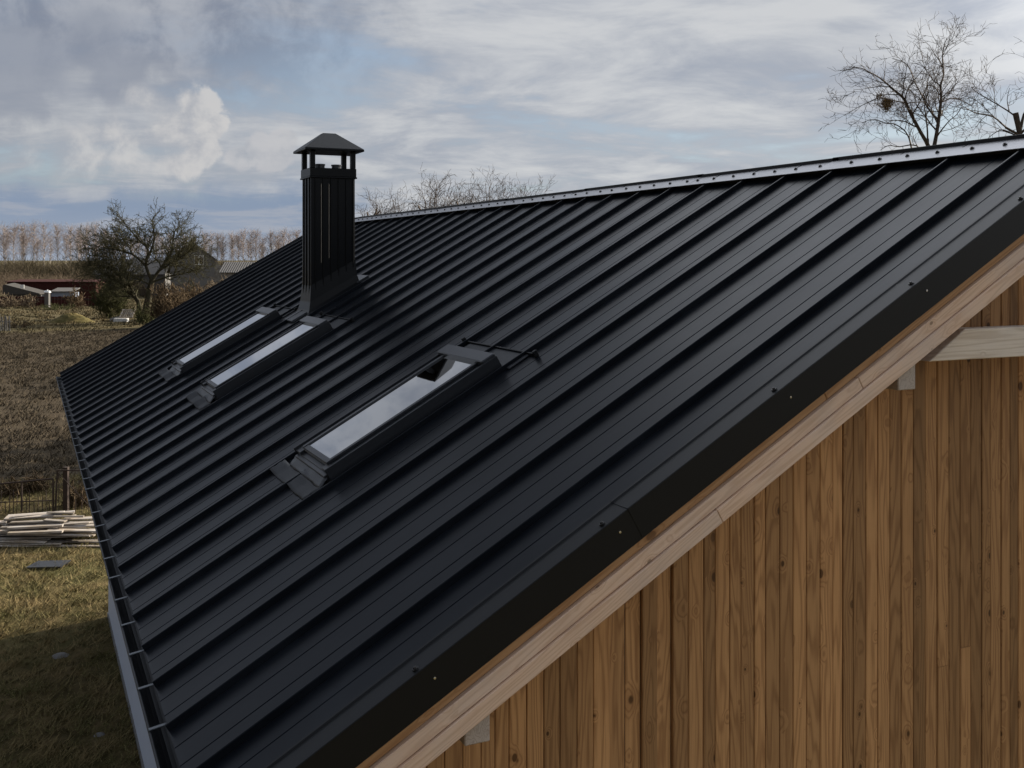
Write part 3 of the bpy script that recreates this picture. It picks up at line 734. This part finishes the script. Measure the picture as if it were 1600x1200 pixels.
# trees beyond the ridge, middle of the view
def ridge_tree(seed, px, top, D, spread, label, tw=.011, dens=1.25):
    t = Tree(seed, twig=tw, wig=.17, trop=.01, ratio=.6, dens=dens, seg=.42, maxlev=4)
    base = at(px, HOR, D); base.z = 0; ht = H + (HOR - top) * D / FPX
    f = base + Vector((0, 0, ht * .42)); t.line([base, base.lerp(f, .5), f], .24, .19, kids=False)
    r2 = random.Random(seed)
    nl = 11
    for i in range(nl):
        a = 2 * math.pi * (i + r2.random() * .6) / nl; sp = spread * D / FPX * r2.uniform(.55, 1.05); hh = ht * r2.uniform(.76, .97)
        if i == 0: sp *= .25; hh = ht * .98
        e = base + Vector((math.cos(a) * sp, math.sin(a) * sp, hh)); st = f + Vector((0, 0, ht * r2.uniform(-.10, .06)))
        m1 = st.lerp(e, .4) + Vector((math.cos(a) * sp * .18, math.sin(a) * sp * .18, -ht * .02)) + t.rv() * .2
        m2 = st.lerp(e, .72) + t.rv() * .25
        t.line([st, m1, m2, e], .075, .014, length=ht * .21)
    t.build('bare_tree', base, (M_BARK, M_TWIG), label, 'tree', 'bare trees behind the roof ridge', .05)
ridge_tree(3, 612, 303, 78, 46, 'low rounded bare tree just right of the chimney above the ridge')
ridge_tree(5, 694, 279, 66, 58, 'broad bare tree standing above the ridge midway between chimney and roof centre')
ridge_tree(8, 748, 281, 72, 46, 'bare tree behind the broad one above the ridge')
ridge_tree(9, 806, 288, 70, 42, 'small bare tree rightmost of the group near the roof centre')

# low trees out of sight behind the house: only their shadows fall across the field
for i, (x_, y_, h_) in enumerate(((15.5, 73, 4.9), (13.5, 63.5, 4.9), (12.5, 57, 5.4), (13.5, 38.5, 7.6), (13, 33.5, 7.4))):
    c = Vector((x_, y_, 0)); D = c.dot(FWD); px = 800 + FPX * c.dot(RGT) / D
    ridge_tree(200 + i, px, HOR - (h_ - H) * FPX / D, D, 3.6 * FPX / D, 'low bare tree out of sight behind the roof, shading the field', .05, 1.5)
# old orchard tree beyond the field
def orchard():
    D = 101.0; t = Tree(41, twig=.020, wig=.22, trop=.0, ratio=.6, dens=1.75, seg=.48, maxlev=4)
    z = lambda x, y, dd=0: at(x / 3.2, 300 + y / 3.2, D + dd)
    base = z(718, 652); base.z = 0
    t.line([base, z(735, 560), z(752, 480), z(760, 440)], .38, .26, kids=False)
    b2 = base + RGT * -.4
    t.line([b2, z(690, 545), z(640, 500), z(612, 430), z(560, 385), z(480, 365), z(415, 360)], .26, .03, length=3.2)
    def limb(pts, r0, r1, dd, ln=3.0):
        n = len(pts); t.line([z(x, y, dd * i / (n - 1)) for i, (x, y) in enumerate(pts)], r0, r1, length=ln)
    limb([(760, 440), (730, 370), (740, 290), (700, 245), (650, 190), (600, 130)], .18, .03, -1)
    limb([(740, 330), (772, 235), (762, 140), (800, 95)], .13, .025, 1.5, 2.4)
    limb([(760, 440), (820, 360), (860, 290), (872, 200), (930, 150)], .18, .03, 2, 3.0)
    limb([(800, 390), (880, 340), (940, 300), (985, 250)], .12, .025, -2, 2.8)
    limb([(725, 365), (660, 310), (560, 285), (440, 265)], .14, .025, 2, 3.2)
    limb([(640, 500), (560, 420), (470, 400), (420, 420)], .13, .025, -2, 3.0)
    limb([(760, 450), (850, 420), (950, 400), (1010, 380)], .13, .025, 1, 3.0)
    limb([(690, 250), (610, 230), (570, 190)], .07, .02, -2.5, 2.0)
    limb([(612, 430), (620, 350), (590, 280)], .10, .02, 3, 2.6)
    limb([(755, 470), (680, 430), (620, 470), (560, 500)], .09, .02, -3, 2.4)
    t.build('orchard_tree', base, (M_BARK2, M_TWIG2), 'dark gnarled bare orchard tree beyond the field, left of the roof', 'tree', None, .07)
orchard()

def shrub(seed, px, py, wpx, hpx, mats, label, n=40, D=None, group='bare shrubs round the orchard tree', tw=.034, dens=1.3):
    t = Tree(seed, twig=tw, wig=.2, trop=.03, ratio=.55, dens=dens, seg=.45, maxlev=3)
    base = ground_at(px, py) if D is None else at(px, HOR, D); base.z = 0; dist = (base - Vector((0, 0, 0))).dot(FWD)
    w, h = wpx * dist / FPX, hpx * dist / FPX; r2 = random.Random(seed)
    for i in range(n):
        a = r2.uniform(0, 2 * math.pi); rr = math.sqrt(r2.random()) * w * .5
        b0 = base + Vector((math.cos(a) * rr * .45, math.sin(a) * rr * .45, 0)); e = base + Vector((math.cos(a) * rr, math.sin(a) * rr, h * r2.uniform(.55, 1) * (1 - .35 * (rr / (w * .5)) ** 2)))
        t.line([b0, b0.lerp(e, .5) + t.rv() * .15, e], r2.uniform(.02, .045), .010, length=h * .28, sub=2)
    root = empty('shrub', base, label, 'shrub', group)
    inst('stems', tube_mesh(np.array(t.s), 3, 'stems', mats), Matrix(), root); return root
M_SH1 = simple('shrub_brown', (.105, .075, .045), .9, var=.45, scale=.7, spec=.1)
M_SH2 = simple('shrub_olive', (.060, .062, .026), .9, var=.45, scale=.7, spec=.1)
M_SH3 = simple('shrub_pale', (.16, .125, .085), .9, var=.35, scale=.7, spec=.1)
shrub(61, 175, 497, 60, 64, M_SH2, 'olive bushy shrub left of the orchard tree trunk', 60)
shrub(62, 262, 512, 70, 70, M_SH1, 'brown thicket right of the orchard tree trunk beside the roof edge', 60)
shrub(63, 300, 498, 80, 62, M_SH1, 'brown thicket in front of the far grey house', 60)
shrub(64, 345, 485, 80, 56, M_SH3, 'pale twiggy thicket where the roof edge meets the far grey house', 60)
shrub(65, 14, 480, 44, 24, M_SH3, 'pale fan-shaped shrub before the red fence at the left edge', 34, tw=.05)
shrub(66, 44, 481, 34, 24, M_SH3, 'pale fan-shaped shrub left of the white post', 28, tw=.05)
shrub(67, 116, 482, 30, 34, M_SH1, 'thin brown shrub right of the white post', 24, tw=.05)
shrub(68, 228, 506, 50, 36, M_SH2, 'low olive shrub at the foot of the orchard tree', 40)
shrub(69, 92, 484, 60, 10, M_SH2, 'low dark brush between the post and the mound', 40)
shrub(70, 400, 470, 80, 52, M_SH1, 'brown shrub just over the roof edge near the utility pole', 40)
shrub(71, 30, 512, 46, 14, M_SH1, 'low weedy brush beside the grey pickets', 26)

# far birches
M_BIRCH = simple('birch_bark', (.55, .50, .46), .8, var=.3, scale=.8, spec=.2)
M_BTWIG = simple('birch_twig', (.33, .28, .26), .9, var=.25, scale=.3, spec=.1)
def birch_variant(seed):
    t = Tree(seed, twig=.024, wig=.18, trop=.02, ratio=.55, dens=1.1, seg=.9, maxlev=3); r2 = random.Random(seed)
    ht = r2.uniform(12.5, 15); top = Vector((r2.uniform(-.6, .6), r2.uniform(-.6, .6), ht)); mid = top * .5 + t.rv() * .25
    t.line([Vector((0, 0, 0)), mid, top], .17, .05, kids=False, sub=4); tr = len(t.s)
    for i in range(110):
        h = r2.uniform(.26, .98); p = Vector((0, 0, 0)).lerp(mid, h * 2) if h < .5 else mid.lerp(top, h * 2 - 1)
        a = r2.uniform(0, 2 * math.pi); sp = math.sin(math.pi * min(1, (h - .15) / .95)) ** .7
        d = Vector((math.cos(a), math.sin(a), r2.uniform(.5, 1.4))).normalized()
        t.grow(p, d, 3.1 * sp * r2.uniform(.6, 1.1) + .5, .06, 1)
    A = np.array(t.s); return tube_mesh(A[:tr], 5, 'trunk', M_BIRCH), tube_mesh(A[tr:], 3, 'crown', M_BTWIG)
BV = [birch_variant(100 + i) for i in range(6)]
brn = random.Random(5)
spots = []
for px, tp in ((8, 351), (22, 356), (36, 350), (54, 356), (68, 356), (90, 358), (110, 352), (124, 360), (136, 352), (150, 357), (-12, 354), (-30, 352), (-50, 356), (164, 362), (178, 366)): spots.append((px, tp, 470))
for i in range(16): spots.append((318 + i * 10.5 + brn.uniform(-2, 2), 365 + brn.uniform(-1, 5), 560))
for i in range(10): spots.append((194 + i * 12 + brn.uniform(-3, 3), 368 + brn.uniform(0, 6), 560))
for i in range(9): spots.append((-40 + i * 24 + brn.uniform(-3, 3), 370 + brn.uniform(-6, 8), 600))
for i in range(7): spots.append((322 + i * 22 + brn.uniform(-3, 3), 376 + brn.uniform(-4, 6), 640))
LEFTROW = sorted([i for i in range(15) if spots[i][0] > 0], key=lambda i: spots[i][0]); MIDROW = list(range(15, 31))
for i, (px, tp, D) in enumerate(spots):
    D += brn.uniform(-15, 15); b0 = at(px, HOR, D); b0.z = 0
    hh = H + (HOR - tp) * D / FPX; k = i % 6
    sc = hh / 13.8
    ordn = ('first', 'second', 'third', 'fourth', 'fifth', 'sixth', 'seventh', 'eighth', 'ninth', 'tenth', 'eleventh', 'twelfth', 'thirteenth', 'fourteenth', 'fifteenth', 'sixteenth')
    if i in LEFTROW: lab = 'pale birch, %s from the left edge in the front of the far row' % ordn[LEFTROW.index(i)]
    elif i in MIDROW: lab = 'pale birch, %s from the grey house towards the chimney in the far row' % ordn[MIDROW.index(i)]
    else: lab = 'pale bare birch just beyond the left edge of view' if px < 0 and D < 520 else ('faint birch of the far row seen through or beside the orchard tree and grey house' if px > 190 else 'fainter birch farther back in the far row at left')
    root = empty('birch_tree', b0, lab, 'birch', 'birches in the far row')
    M = Matrix.Translation(b0) @ Matrix.Rotation(brn.uniform(0, 6.28), 4, 'Z') @ Matrix.Diagonal((sc * .85, sc * .85, sc, 1))
    inst('trunk', BV[k][0], M, root); inst('crown', BV[k][1], M, root)

# scrub between the fields and the birches
def scrub(name, n, D0, D1, p0, p1, hmin, hmax, mat, label, sticks=26, r=.035):
    px = rng.uniform(p0, p1, n); D = rng.uniform(D0, D1, n)
    base = np.array([at(a, HOR, b) for a, b in zip(px, D)]); base[:, 2] = 0
    lump = .5 + .5 * np.sin(px * .045 + D * .031) * np.sin(px * .021 - D * .055 + 1.3); h = rng.uniform(hmin, hmax, n) * (.5 + .55 * lump) * np.where(rng.random(n) < .10, rng.uniform(1.2, 1.6, n), 1.0)
    B = np.repeat(base, sticks, 0); hh = np.repeat(h, sticks); N = len(B)
    a = rng.uniform(0, 2 * np.pi, N); lean = rng.uniform(0, .95, N)
    s0 = B + np.c_[np.cos(a) * .5 * rng.random(N), np.sin(a) * .5 * rng.random(N), hh * rng.uniform(0, .35, N)]
    e = s0 + np.c_[np.cos(a) * lean * hh * .75, np.sin(a) * lean * hh * .75, hh * rng.uniform(.3, .65, N)]
    S = np.c_[s0, e, np.full(N, r), np.full(N, r * .4)]
    o = inst(name, tube_mesh(S, 3, name, mat), Matrix()); tag(o, label, 'scrub', kind='stuff')
M_SC1 = simple('scrub_fawn', (.125, .097, .07), .95, var=.4, scale=.06, spec=.05)
M_SC2 = simple('scrub_dark', (.066, .055, .036), .95, var=.5, scale=.05, spec=.05)
scrub('dark_scrub', 1500, 250, 330, -160, 620, 4.5, 8.2, M_SC2, 'dark olive scrub under the far birches', 24, .05)
scrub('fawn_scrub', 1300, 165, 240, -160, 620, 2.2, 4.2, M_SC1, 'fawn bare scrub in front of the dark scrub', 24, .035)

# ------------------------------------------------------------------ far yard: shed, fence, post, house
M_RED = simple('dark_red_sheet', (.050, .016, .013), .85, var=.25, scale=1.5, spec=.15)
M_SHEET = simple('grey_sheet', (.115, .108, .10), .7, var=.2, scale=2)
M_WHITE = simple('white_paint', (.72, .72, .70), .7, var=.1, scale=3)
M_ROOFG = simple('weathered_roof_sheet', (.055, .050, .043), .85, var=.3, scale=1.2)
M_SIDING = simple('grey_siding', (.135, .13, .125), .85, var=.2, scale=2)
M_BLUE = simple('bluegrey_sheet', (.22, .25, .31), .6, var=.15, scale=2)
def frame_at(px, py=None, D=None):
    b0 = ground_at(px, py) if D is None else at(px, HOR, D); b0.z = 0
    return Matrix.Translation(b0) @ Matrix.Rotation(-YAW, 4, 'Z'), b0     # local x to the right, y away from the viewer
def mppx(D): return D / FPX
# long dark red shed
M, b0 = frame_at(75, D=150.0); k = mppx(150)
sh = empty('red_shed', b0, 'long dark red metal shed behind the red fence', 'shed')
m = MB(); m.box(-64 * k, 75 * k, 0, 4, 0, 2.75); m.build('wall', M_RED, sh, M=M)
m = MB(); m.prism([(-.25, 2.76), (4.2, 3.0), (4.2, 3.06), (-.25, 2.82)], -66 * k, 77 * k, axes='yz'); m.build('roof', M_RED, sh, M=M)
for i in range(36):
    xx = (-63 + i * 138 / 36) * k; m = MB(); m.box(xx, xx + .10, -.035, -.001, .02, 2.72); m.build('rib', M_RED, sh, M=M)
# red fence
M, b0 = frame_at(60, D=134.0); k = mppx(134)
fe = empty('red_fence', b0, 'low dark red sheet fence with rail in front of the red shed', 'fence')
n = 34
for i in range(n):
    xx = (-75 + i * 180 / n) * k
    if 11 < xx / k < 15: continue
    m = MB(); m.box(xx, xx + 180 / n * k - .02, -.02, .02, .06, 1.28 + random.uniform(-.03, .03)); m.build('sheet', M_RED, fe, M=M)
m = MB(); m.box(-75 * k, 105 * k, -.06, -.022, .92, .985); m.build('rail', M_ROOFG, fe, M=M)
# white post
M, b0 = frame_at(74, D=131.0)
po = empty('masonry_post', b0, 'white-capped square post standing in the red fence', 'post')
m = MB(); m.box(-.26, .26, -.26, .26, 0, 1.85); m.build('shaft', M_SHEET, po, bevel=.02, M=M)
m = MB(); m.box(-.34, .34, -.34, .34, 1.851, 1.95); m.prism([(-.3, 1.951), (.3, 1.951), (.12, 2.12), (-.12, 2.12)], -.3, .3, axes='yz'); m.tube((0, 0, 2.12), (0, 0, 2.22), .12, .08, 10); m.build('cap', M_WHITE, po, M=M)
# grey and white sheet roof, blue-grey sheet behind the fence
M, b0 = frame_at(32, D=141.0); k = mppx(141)
lt = empty('lean_to', b0, 'weathered grey lean-to roof behind the red fence at the left', 'lean-to')
m = MB(); m.box(-26 * k, 28 * k, .8, 2.4, 0, 1.25); m.build('wall', M_SIDING, lt, M=M)
m = MB(); m.add([(-28 * k, 0, 2.55), (-24 * k, 0, 2.62), (30 * k, 0, 1.42), (-28 * k, 2.6, 2.75), (-24 * k, 2.6, 2.8), (30 * k, 2.6, 1.6), (-28 * k, 0, 1.3), (-28 * k, 2.6, 1.3), (30 * k, 0, 1.3), (30 * k, 2.6, 1.3)], [(0, 1, 4, 3), (1, 2, 5, 4), (0, 6, 8, 2, 1), (3, 4, 5, 9, 7), (0, 3, 7, 6), (2, 8, 9, 5)]); m.build('roof', M_ROOFG, lt, M=M)
m = MB(); m.box(0 * k, 6 * k, -.1, -.02, 2.1, 2.6); m.build('white_panel', M_WHITE, lt, M=M)
M, b0 = frame_at(98, D=143.0); k = mppx(143)
bs = empty('sheet_stack', b0, 'blue-grey sheeted low structure right of the white-capped post', 'structure')
m = MB(); m.box(-18 * k, 16 * k, 0, 2, 0, 1.5); m.build('body', M_BLUE, bs, M=M)
m = MB(); m.prism([(-.2, 1.51), (2.2, 2.0), (2.2, 2.1), (-.2, 1.66)], -19 * k, 17 * k, axes='yz'); m.build('roof', M_SHEET, bs, M=M)
# grey house behind the orchard tree
M, b0 = frame_at(300, D=165.0); k = mppx(165)
gh = empty('grey_house', b0, 'grey gabled house behind the orchard tree', 'house')
M = M @ Matrix.Rotation(R(18), 4, 'Z')
pk, ev = H + 27 * k, H + 5 * k
m = MB(); m.prism([(-3.2, 0), (3.4, 0), (3.4, ev - .6), (.0, pk - .25), (-3.2, ev - .5)], 0, 9, axes='xz'); gwall = m.build('wall', M_SIDING, gh, M=M)
for i in range(13):
    zz = 3.2 + i * .33; hw = 3.3 if zz < ev - .6 else 3.3 * max(0, (pk - .3 - zz) / (pk - ev + .3))
    if hw > .3: q = MB(); q.box(-hw + .05, hw - .05, -.03, -.002, zz, zz + .30); q.build('siding_board', M_SIDING, gh, M=M)
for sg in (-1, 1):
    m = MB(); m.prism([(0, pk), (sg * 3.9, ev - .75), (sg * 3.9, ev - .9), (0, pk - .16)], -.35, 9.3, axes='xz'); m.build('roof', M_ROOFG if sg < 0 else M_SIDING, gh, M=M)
wz = H + (HOR - 414) * k
m = MB(); m.box(.35, 1.75, -.06, -.031, wz, wz + 1.55); w_ = m.build('window', M_WHITE, gh, M=M)
for (a, b_) in ((.45, .98), (1.12, 1.65)):
    m = MB(); m.box(a, b_, -.075, -.061, wz + .1, wz + 1.45); m.build('pane', M_GLASS, w_, M=M)
m = MB(); m.prism([(3.42, ev - .8), (5.6, ev - 2.6), (5.6, 0), (3.42, 0)], .6, 7, axes='xz'); m.build('lean_to', M_GREYWOOD, gh, M=M)
m = MB(); m.box(2.6, 3.0, 2, 2.4, ev - .3, ev + 1.1); m.build('chimney', M_PLINTH, gh, M=M)
# pale barn roof left of it
M, b0 = frame_at(215, D=172.0); k = mppx(172)
bn = empty('pale_barn', b0, 'low barn with pale roof behind the orchard tree crown', 'barn')
m = MB(); m.box(-70 * k, 40 * k, 1, 7, 0, 3.6); m.build('wall', M_SIDING, bn, M=M)
m = MB(); m.prism([(.4, 3.55), (4, 6.0), (7.6, 3.55), (7.6, 3.45), (4, 5.88), (.4, 3.45)], -72 * k, 42 * k, axes='yz'); m.build('roof', M_SHEET, bn, M=M)
# ribbed outbuilding roof right of the house
M, b0 = frame_at(368, D=150.0); k = mppx(150)
ob = empty('outbuilding', b0, 'outbuilding with corrugated grey roof right of the grey house', 'outbuilding')
m = MB(); m.box(-26 * k, 30 * k, .6, 5, 0, 4.2); m.build('wall', M_GREYWOOD, ob, M=M)
pr = []; nrb = 34
for i in range(nrb + 1): pr.append((-28 * k + i * 60 * k / nrb, .07 * (i % 2)))
m = MB(); vs = [(x, 0.2, 4.1 + z) for x, z in pr] + [(x, 3.4, 5.6 + z) for x, z in pr]; m.add(vs, [(i, i + 1, nrb + 2 + i, nrb + 1 + i) for i in range(nrb)]); o = m.build('roof', M_SHEET, ob, M=M); so = o.modifiers.new('thick', 'SOLIDIFY'); so.thickness = .04
# utility pole
M, b0 = frame_at(425, D=200.0)
up = empty('utility_pole', b0, 'thin dark utility pole between the grey house and the chimney', 'pole')
m = MB(); m.tube((0, 0, 0), (0, 0, 8.6), .13, .09, 8); m.build('shaft', M_GREYWOOD, up, M=M)
m = MB(); m.box(-.5, .5, -.05, .05, 7.9, 8.0); m.build('crossarm', M_GREYWOOD, up, M=M)
for xx in (-.4, .4):
    m = MB(); m.tube((xx, 0, 8.0), (xx, 0, 8.22), .05, .04, 6); m.build('insulator', M_WHITE, up, M=M)
# mound
def mound():
    base = ground_at(112, 503.5); n, q = 40, 14; V = []; F = []
    r2 = np.random.default_rng(3)
    for j in range(q + 1):
        for i in range(n):
            a = 2 * math.pi * i / n; rr = j / q
            V.append((math.cos(a) * rr * 2.3, math.sin(a) * rr * 1.6, .85 * math.cos(rr * math.pi / 2) ** 1.3 + (r2.normal(0, .035) if j < q else -.05)))
    for j in range(q):
        for i in range(n): F.append((j * n + i, j * n + (i + 1) % n, (j + 1) * n + (i + 1) % n, (j + 1) * n + i))
    o = inst('earth_mound', fast_mesh('earth_mound', V, F, grass_mat('mound_grass', (.10, .09, .03), (.19, .15, .06), (.08, .06, .03), 1.5), True), Matrix.Translation(base) @ Matrix.Rotation(-YAW, 4, 'Z'))
    tag(o, 'grassy earth mound at the far end of the field', 'mound')
mound()
# pile with pallet and white slab
M, b0 = frame_at(188, 503.0); k = mppx(101)
sl = empty('white_slab', b0, 'white block lying before the pallet near the orchard tree', 'block')
m = MB(); m.box(-9 * k, 12 * k, -.3, .3, 0, .36); m.build('body', M_WHITE, sl, bevel=.03, M=M)
pa = empty('pallet', b0 + FWD * 1.2, 'wooden pallet leaning over the pile near the orchard tree', 'pallet')
Mp = M @ Matrix.Translation((.1, 1.0, .35)) @ Matrix.Rotation(R(35), 4, 'X')
for i in range(7):
    m = MB(); m.box(-.55 + i * .19, -.55 + i * .19 + .11, 0, 1.2, .1, .125); m.build('slat', M_PLANK, pa, M=Mp)
for yy in (0, .55, 1.1):
    m = MB(); m.box(-.6, .75, yy, yy + .1, 0, .099); m.build('bearer', M_PLANK, pa, M=Mp)
ts = MB(); ts.box(-1.5, -.35, 0, 1.1, 0, .04); o = ts.build('loose_sheet', M_SHEET, M=M @ Matrix.Translation((0, .35, .08)) @ Matrix.Rotation(R(28), 4, 'X') @ Matrix.Rotation(R(-14), 4, 'Y')); tag(o, 'grey sheet propped left of the pallet near the orchard tree', 'sheet')
# weathered pickets at the far left
M, b0 = frame_at(6, 517.0); k = mppx(89)
pf = empty('picket_fence', b0, 'stub of weathered grey picket fence at the left edge beyond the field', 'fence')
for i in range(6):
    hh = random.uniform(1.1, 1.5); xx = (-9 + i * 3.6) * k
    m = MB(); m.box(-.055, .055, -.015, .015, 0, hh); m.build('picket', M_GREYWOOD, pf, M=M @ Matrix.Translation((xx, 0, 0)) @ Matrix.Rotation(R(random.uniform(-5, 5)), 4, 'Y'))
m = MB(); m.box(-10 * k, 11 * k, .02, .06, .75, .83); m.build('rail', M_GREYWOOD, pf, M=M)

# ------------------------------------------------------------------ near yard
M_RUST = simple('rusty_iron', (.040, .024, .016), .8, var=.5, scale=12, bumps=.3)
def bar(mb, p, q, r=.012, k=5): mb.tube(p, q, r, r, k)
M, b0 = frame_at(40, 803.0)
fn = empty('wire_fence', b0, 'low rusty iron and wire fence panel behind the plank pile', 'fence')
DF = (b0).dot(FWD); k = mppx(DF)
def loc(px, py):   # pixel on the fence plane -> local x, z
    return (px - 40) * k, H + (HOR - py) * k
def fbar(name, a, b_, r, parent, kk=6, MM=M):
    (x0, z0), (x1, z1) = loc(*a), loc(*b_); m = MB(); m.tube((x0, 0, max(0, z0)), (x1, 0, max(0, z1)), r, r, kk); return m.build(name, M_RUST, parent, MM if False else False) if False else m.build(name, M_RUST, parent, M=MM)
fbar('rail', (-60, 762), (83, 748), .022, fn); fbar('rail', (-60, 787), (83, 782), .014, fn)
for px in (-58, -14, 34, 83): fbar('post', (px, 806), (px, 748 + (83 - px) * .09), .024, fn)
for i, px in enumerate((-50, -42, -34, -26, -6, 2, 8, 15, 21, 27, 41, 46, 53, 60, 66, 72, 77)): fbar('bar', (px + random.uniform(-1, 1), 806), (px, random.choice((766, 772, 776, 783))), .010, fn, 5)
gt = empty('iron_gate', b0 + RGT * 2.0, 'taller rusty iron gate frame beside the gutter, behind the plank pile', 'gate')
fbar('frame', (86, 806), (90, 735), .020, gt); fbar('frame', (90, 735), (150, 735), .018, gt); fbar('frame', (150, 806), (150, 735), .020, gt)
fbar('brace', (90, 738), (148, 800), .009, gt); fbar('brace', (92, 800), (92, 740), .009, gt)
for px in (108, 118, 128, 138): fbar('bar', (px, 804), (px, 760), .008, gt, 5)
m = MB(); m.box(-.055, .055, -.055, .055, 0, 1.1); po = m.build('fence_post', M_RUST, M=M @ Matrix.Translation(((100 - 40) * k, .12, 0))); tag(po, 'thick dark wooden post inside the gate frame behind the planks', 'post')
shrub(81, 55, 770, 40, 30, M_SH1, 'dry brown weed clump growing through the wire fence', 60, group='dry weeds at the fence', tw=.008, dens=1.2)
shrub(82, 122, 792, 40, 34, M_SH1, 'dry brown weed clump behind the gate', 60, group='dry weeds at the fence', tw=.008, dens=1.2)
shrub(83, 10, 776, 40, 26, M_SH1, 'dry brown weed clump at the left end of the wire fence', 60, group='dry weeds at the fence', tw=.008, dens=1.2)

# plank pile
prn = random.Random(19)
def plank(px0, px1, pyc, lay, yaw, wd=.13, th=.028, tilt=0.0, dy=0.0, label=None):
    D = 6.12 * FPX / (845 - HOR) + dy; kk = D / FPX
    x0, x1 = (px0 - 75) * kk, (px1 - 75) * kk; L = x1 - x0
    c = at(75, HOR, D); c.z = 0
    m = MB(); m.box(-L / 2, L / 2, -wd / 2, wd / 2, -th / 2, th / 2)
    Mx = Matrix.Translation(c + RGT * ((x0 + x1) / 2) + Vector((0, 0, lay))) @ Matrix.Rotation(-YAW + R(yaw), 4, 'Z') @ Matrix.Rotation(R(tilt), 4, 'Y') @ Matrix.Rotation(R(prn.uniform(-4, 4)), 4, 'X')
    o = m.build('plank', M_PLANK, bevel=.003, M=Mx); tag(o, label or 'weathered plank among many lying in the pile beside the rusty fence', 'plank', 'planks in the pile beside the rusty fence')
for row in range(6):                      # bottom layers, side by side
    for lay in range(6):
        if lay > 2 and row in (0,): continue
        plank(-45 + prn.uniform(-25, 70), 160 + prn.uniform(-95, 25), 0, .035 + lay * .042, prn.uniform(-7, 10), prn.uniform(.10, .15), prn.uniform(.022, .034), prn.uniform(-.7, .7), -.5 + row * .2 + prn.uniform(-.05, .05))
for row in range(5):
    for (a, b_) in ((10, 97), (86, 156)):
        plank(a + prn.uniform(-14, 8), b_ + prn.uniform(-12, 8), 0, .29 + prn.uniform(0, .03) + .045 * (row % 2), prn.uniform(-4, 9), prn.uniform(.11, .17), .032, prn.uniform(-1.5, 1.5), -.35 + row * .2)
plank(12, 96, 0, .47, 9, .32, .022, -2.0, .35, 'broad pale board lying on top of the plank pile')
plank(18, 102, 0, .42, 4, .15, .032, -1.5, .0, 'long pale plank second from the top of the pile')
plank(14, 97, 0, .38, 6, .13, .045, -1.3, -.30, 'pale plank with a cut end on the near side of the pile')
plank(14, 97, 0, .32, 5, .13, .045, -1.0, -.52)
plank(100, 150, 0, .40, 6, .20, .024, -1, .35); plank(108, 150, 0, .38, 2, .10, .024, .5, .05)
plank(-30, 12, 0, .36, -8, .12, .028, 5, .1); plank(-40, 8, 0, .38, 14, .1, .028, -5, -.1); plank(-40, 10, 0, .34, 22, .12, .028, 7, .3)
for i in range(7): plank(prn.uniform(-10, 90), prn.uniform(95, 150), 0, .40 + .02 * i, prn.uniform(-16, 22), prn.uniform(.08, .14), .026, prn.uniform(-3, 3), prn.uniform(-.3, .5))
# dark panel lying in the grass
pc = ground_at(75, 884, .03); m = MB(); m.prism([(-.36, -.20), (.31, -.20), (.38, .20), (-.26, .20)], -.012, .012, axes='xy')
o = m.build('metal_offcut', M_COVER, M=Matrix.Translation(pc + Vector((0, 0, .03))) @ Matrix.Rotation(-YAW + R(5), 4, 'Z') @ Matrix.Rotation(R(2), 4, 'X')); tag(o, 'dark roofing sheet offcut lying in the dry grass', 'metal sheet')
# pale stones in the shaded grass
def stone(px, py, r, label):
    c = ground_at(px, py); r2 = random.Random(int(px)); V = []; F = []; n, q = 9, 5
    for j in range(q + 1):
        for i in range(n):
            a = 2 * math.pi * i / n; b_ = math.pi * .5 * j / q; rr = r * math.cos(b_) * r2.uniform(.85, 1.15)
            V.append((math.cos(a) * rr * 1.4, math.sin(a) * rr, math.sin(b_) * r * .7))
    for j in range(q):
        for i in range(n): F.append((j * n + i, j * n + (i + 1) % n, (j + 1) * n + (i + 1) % n, (j + 1) * n + i))
    o = inst('stone', fast_mesh('stone', V, F, M_PLINTH, True), Matrix.Translation(c)); tag(o, label, 'stone', 'stones in the shaded grass')
stone(94, 1026, .085, 'larger pale stone half sunk in the shaded grass')
stone(155, 1149, .05, 'small pale stone in the shaded grass by the wall')
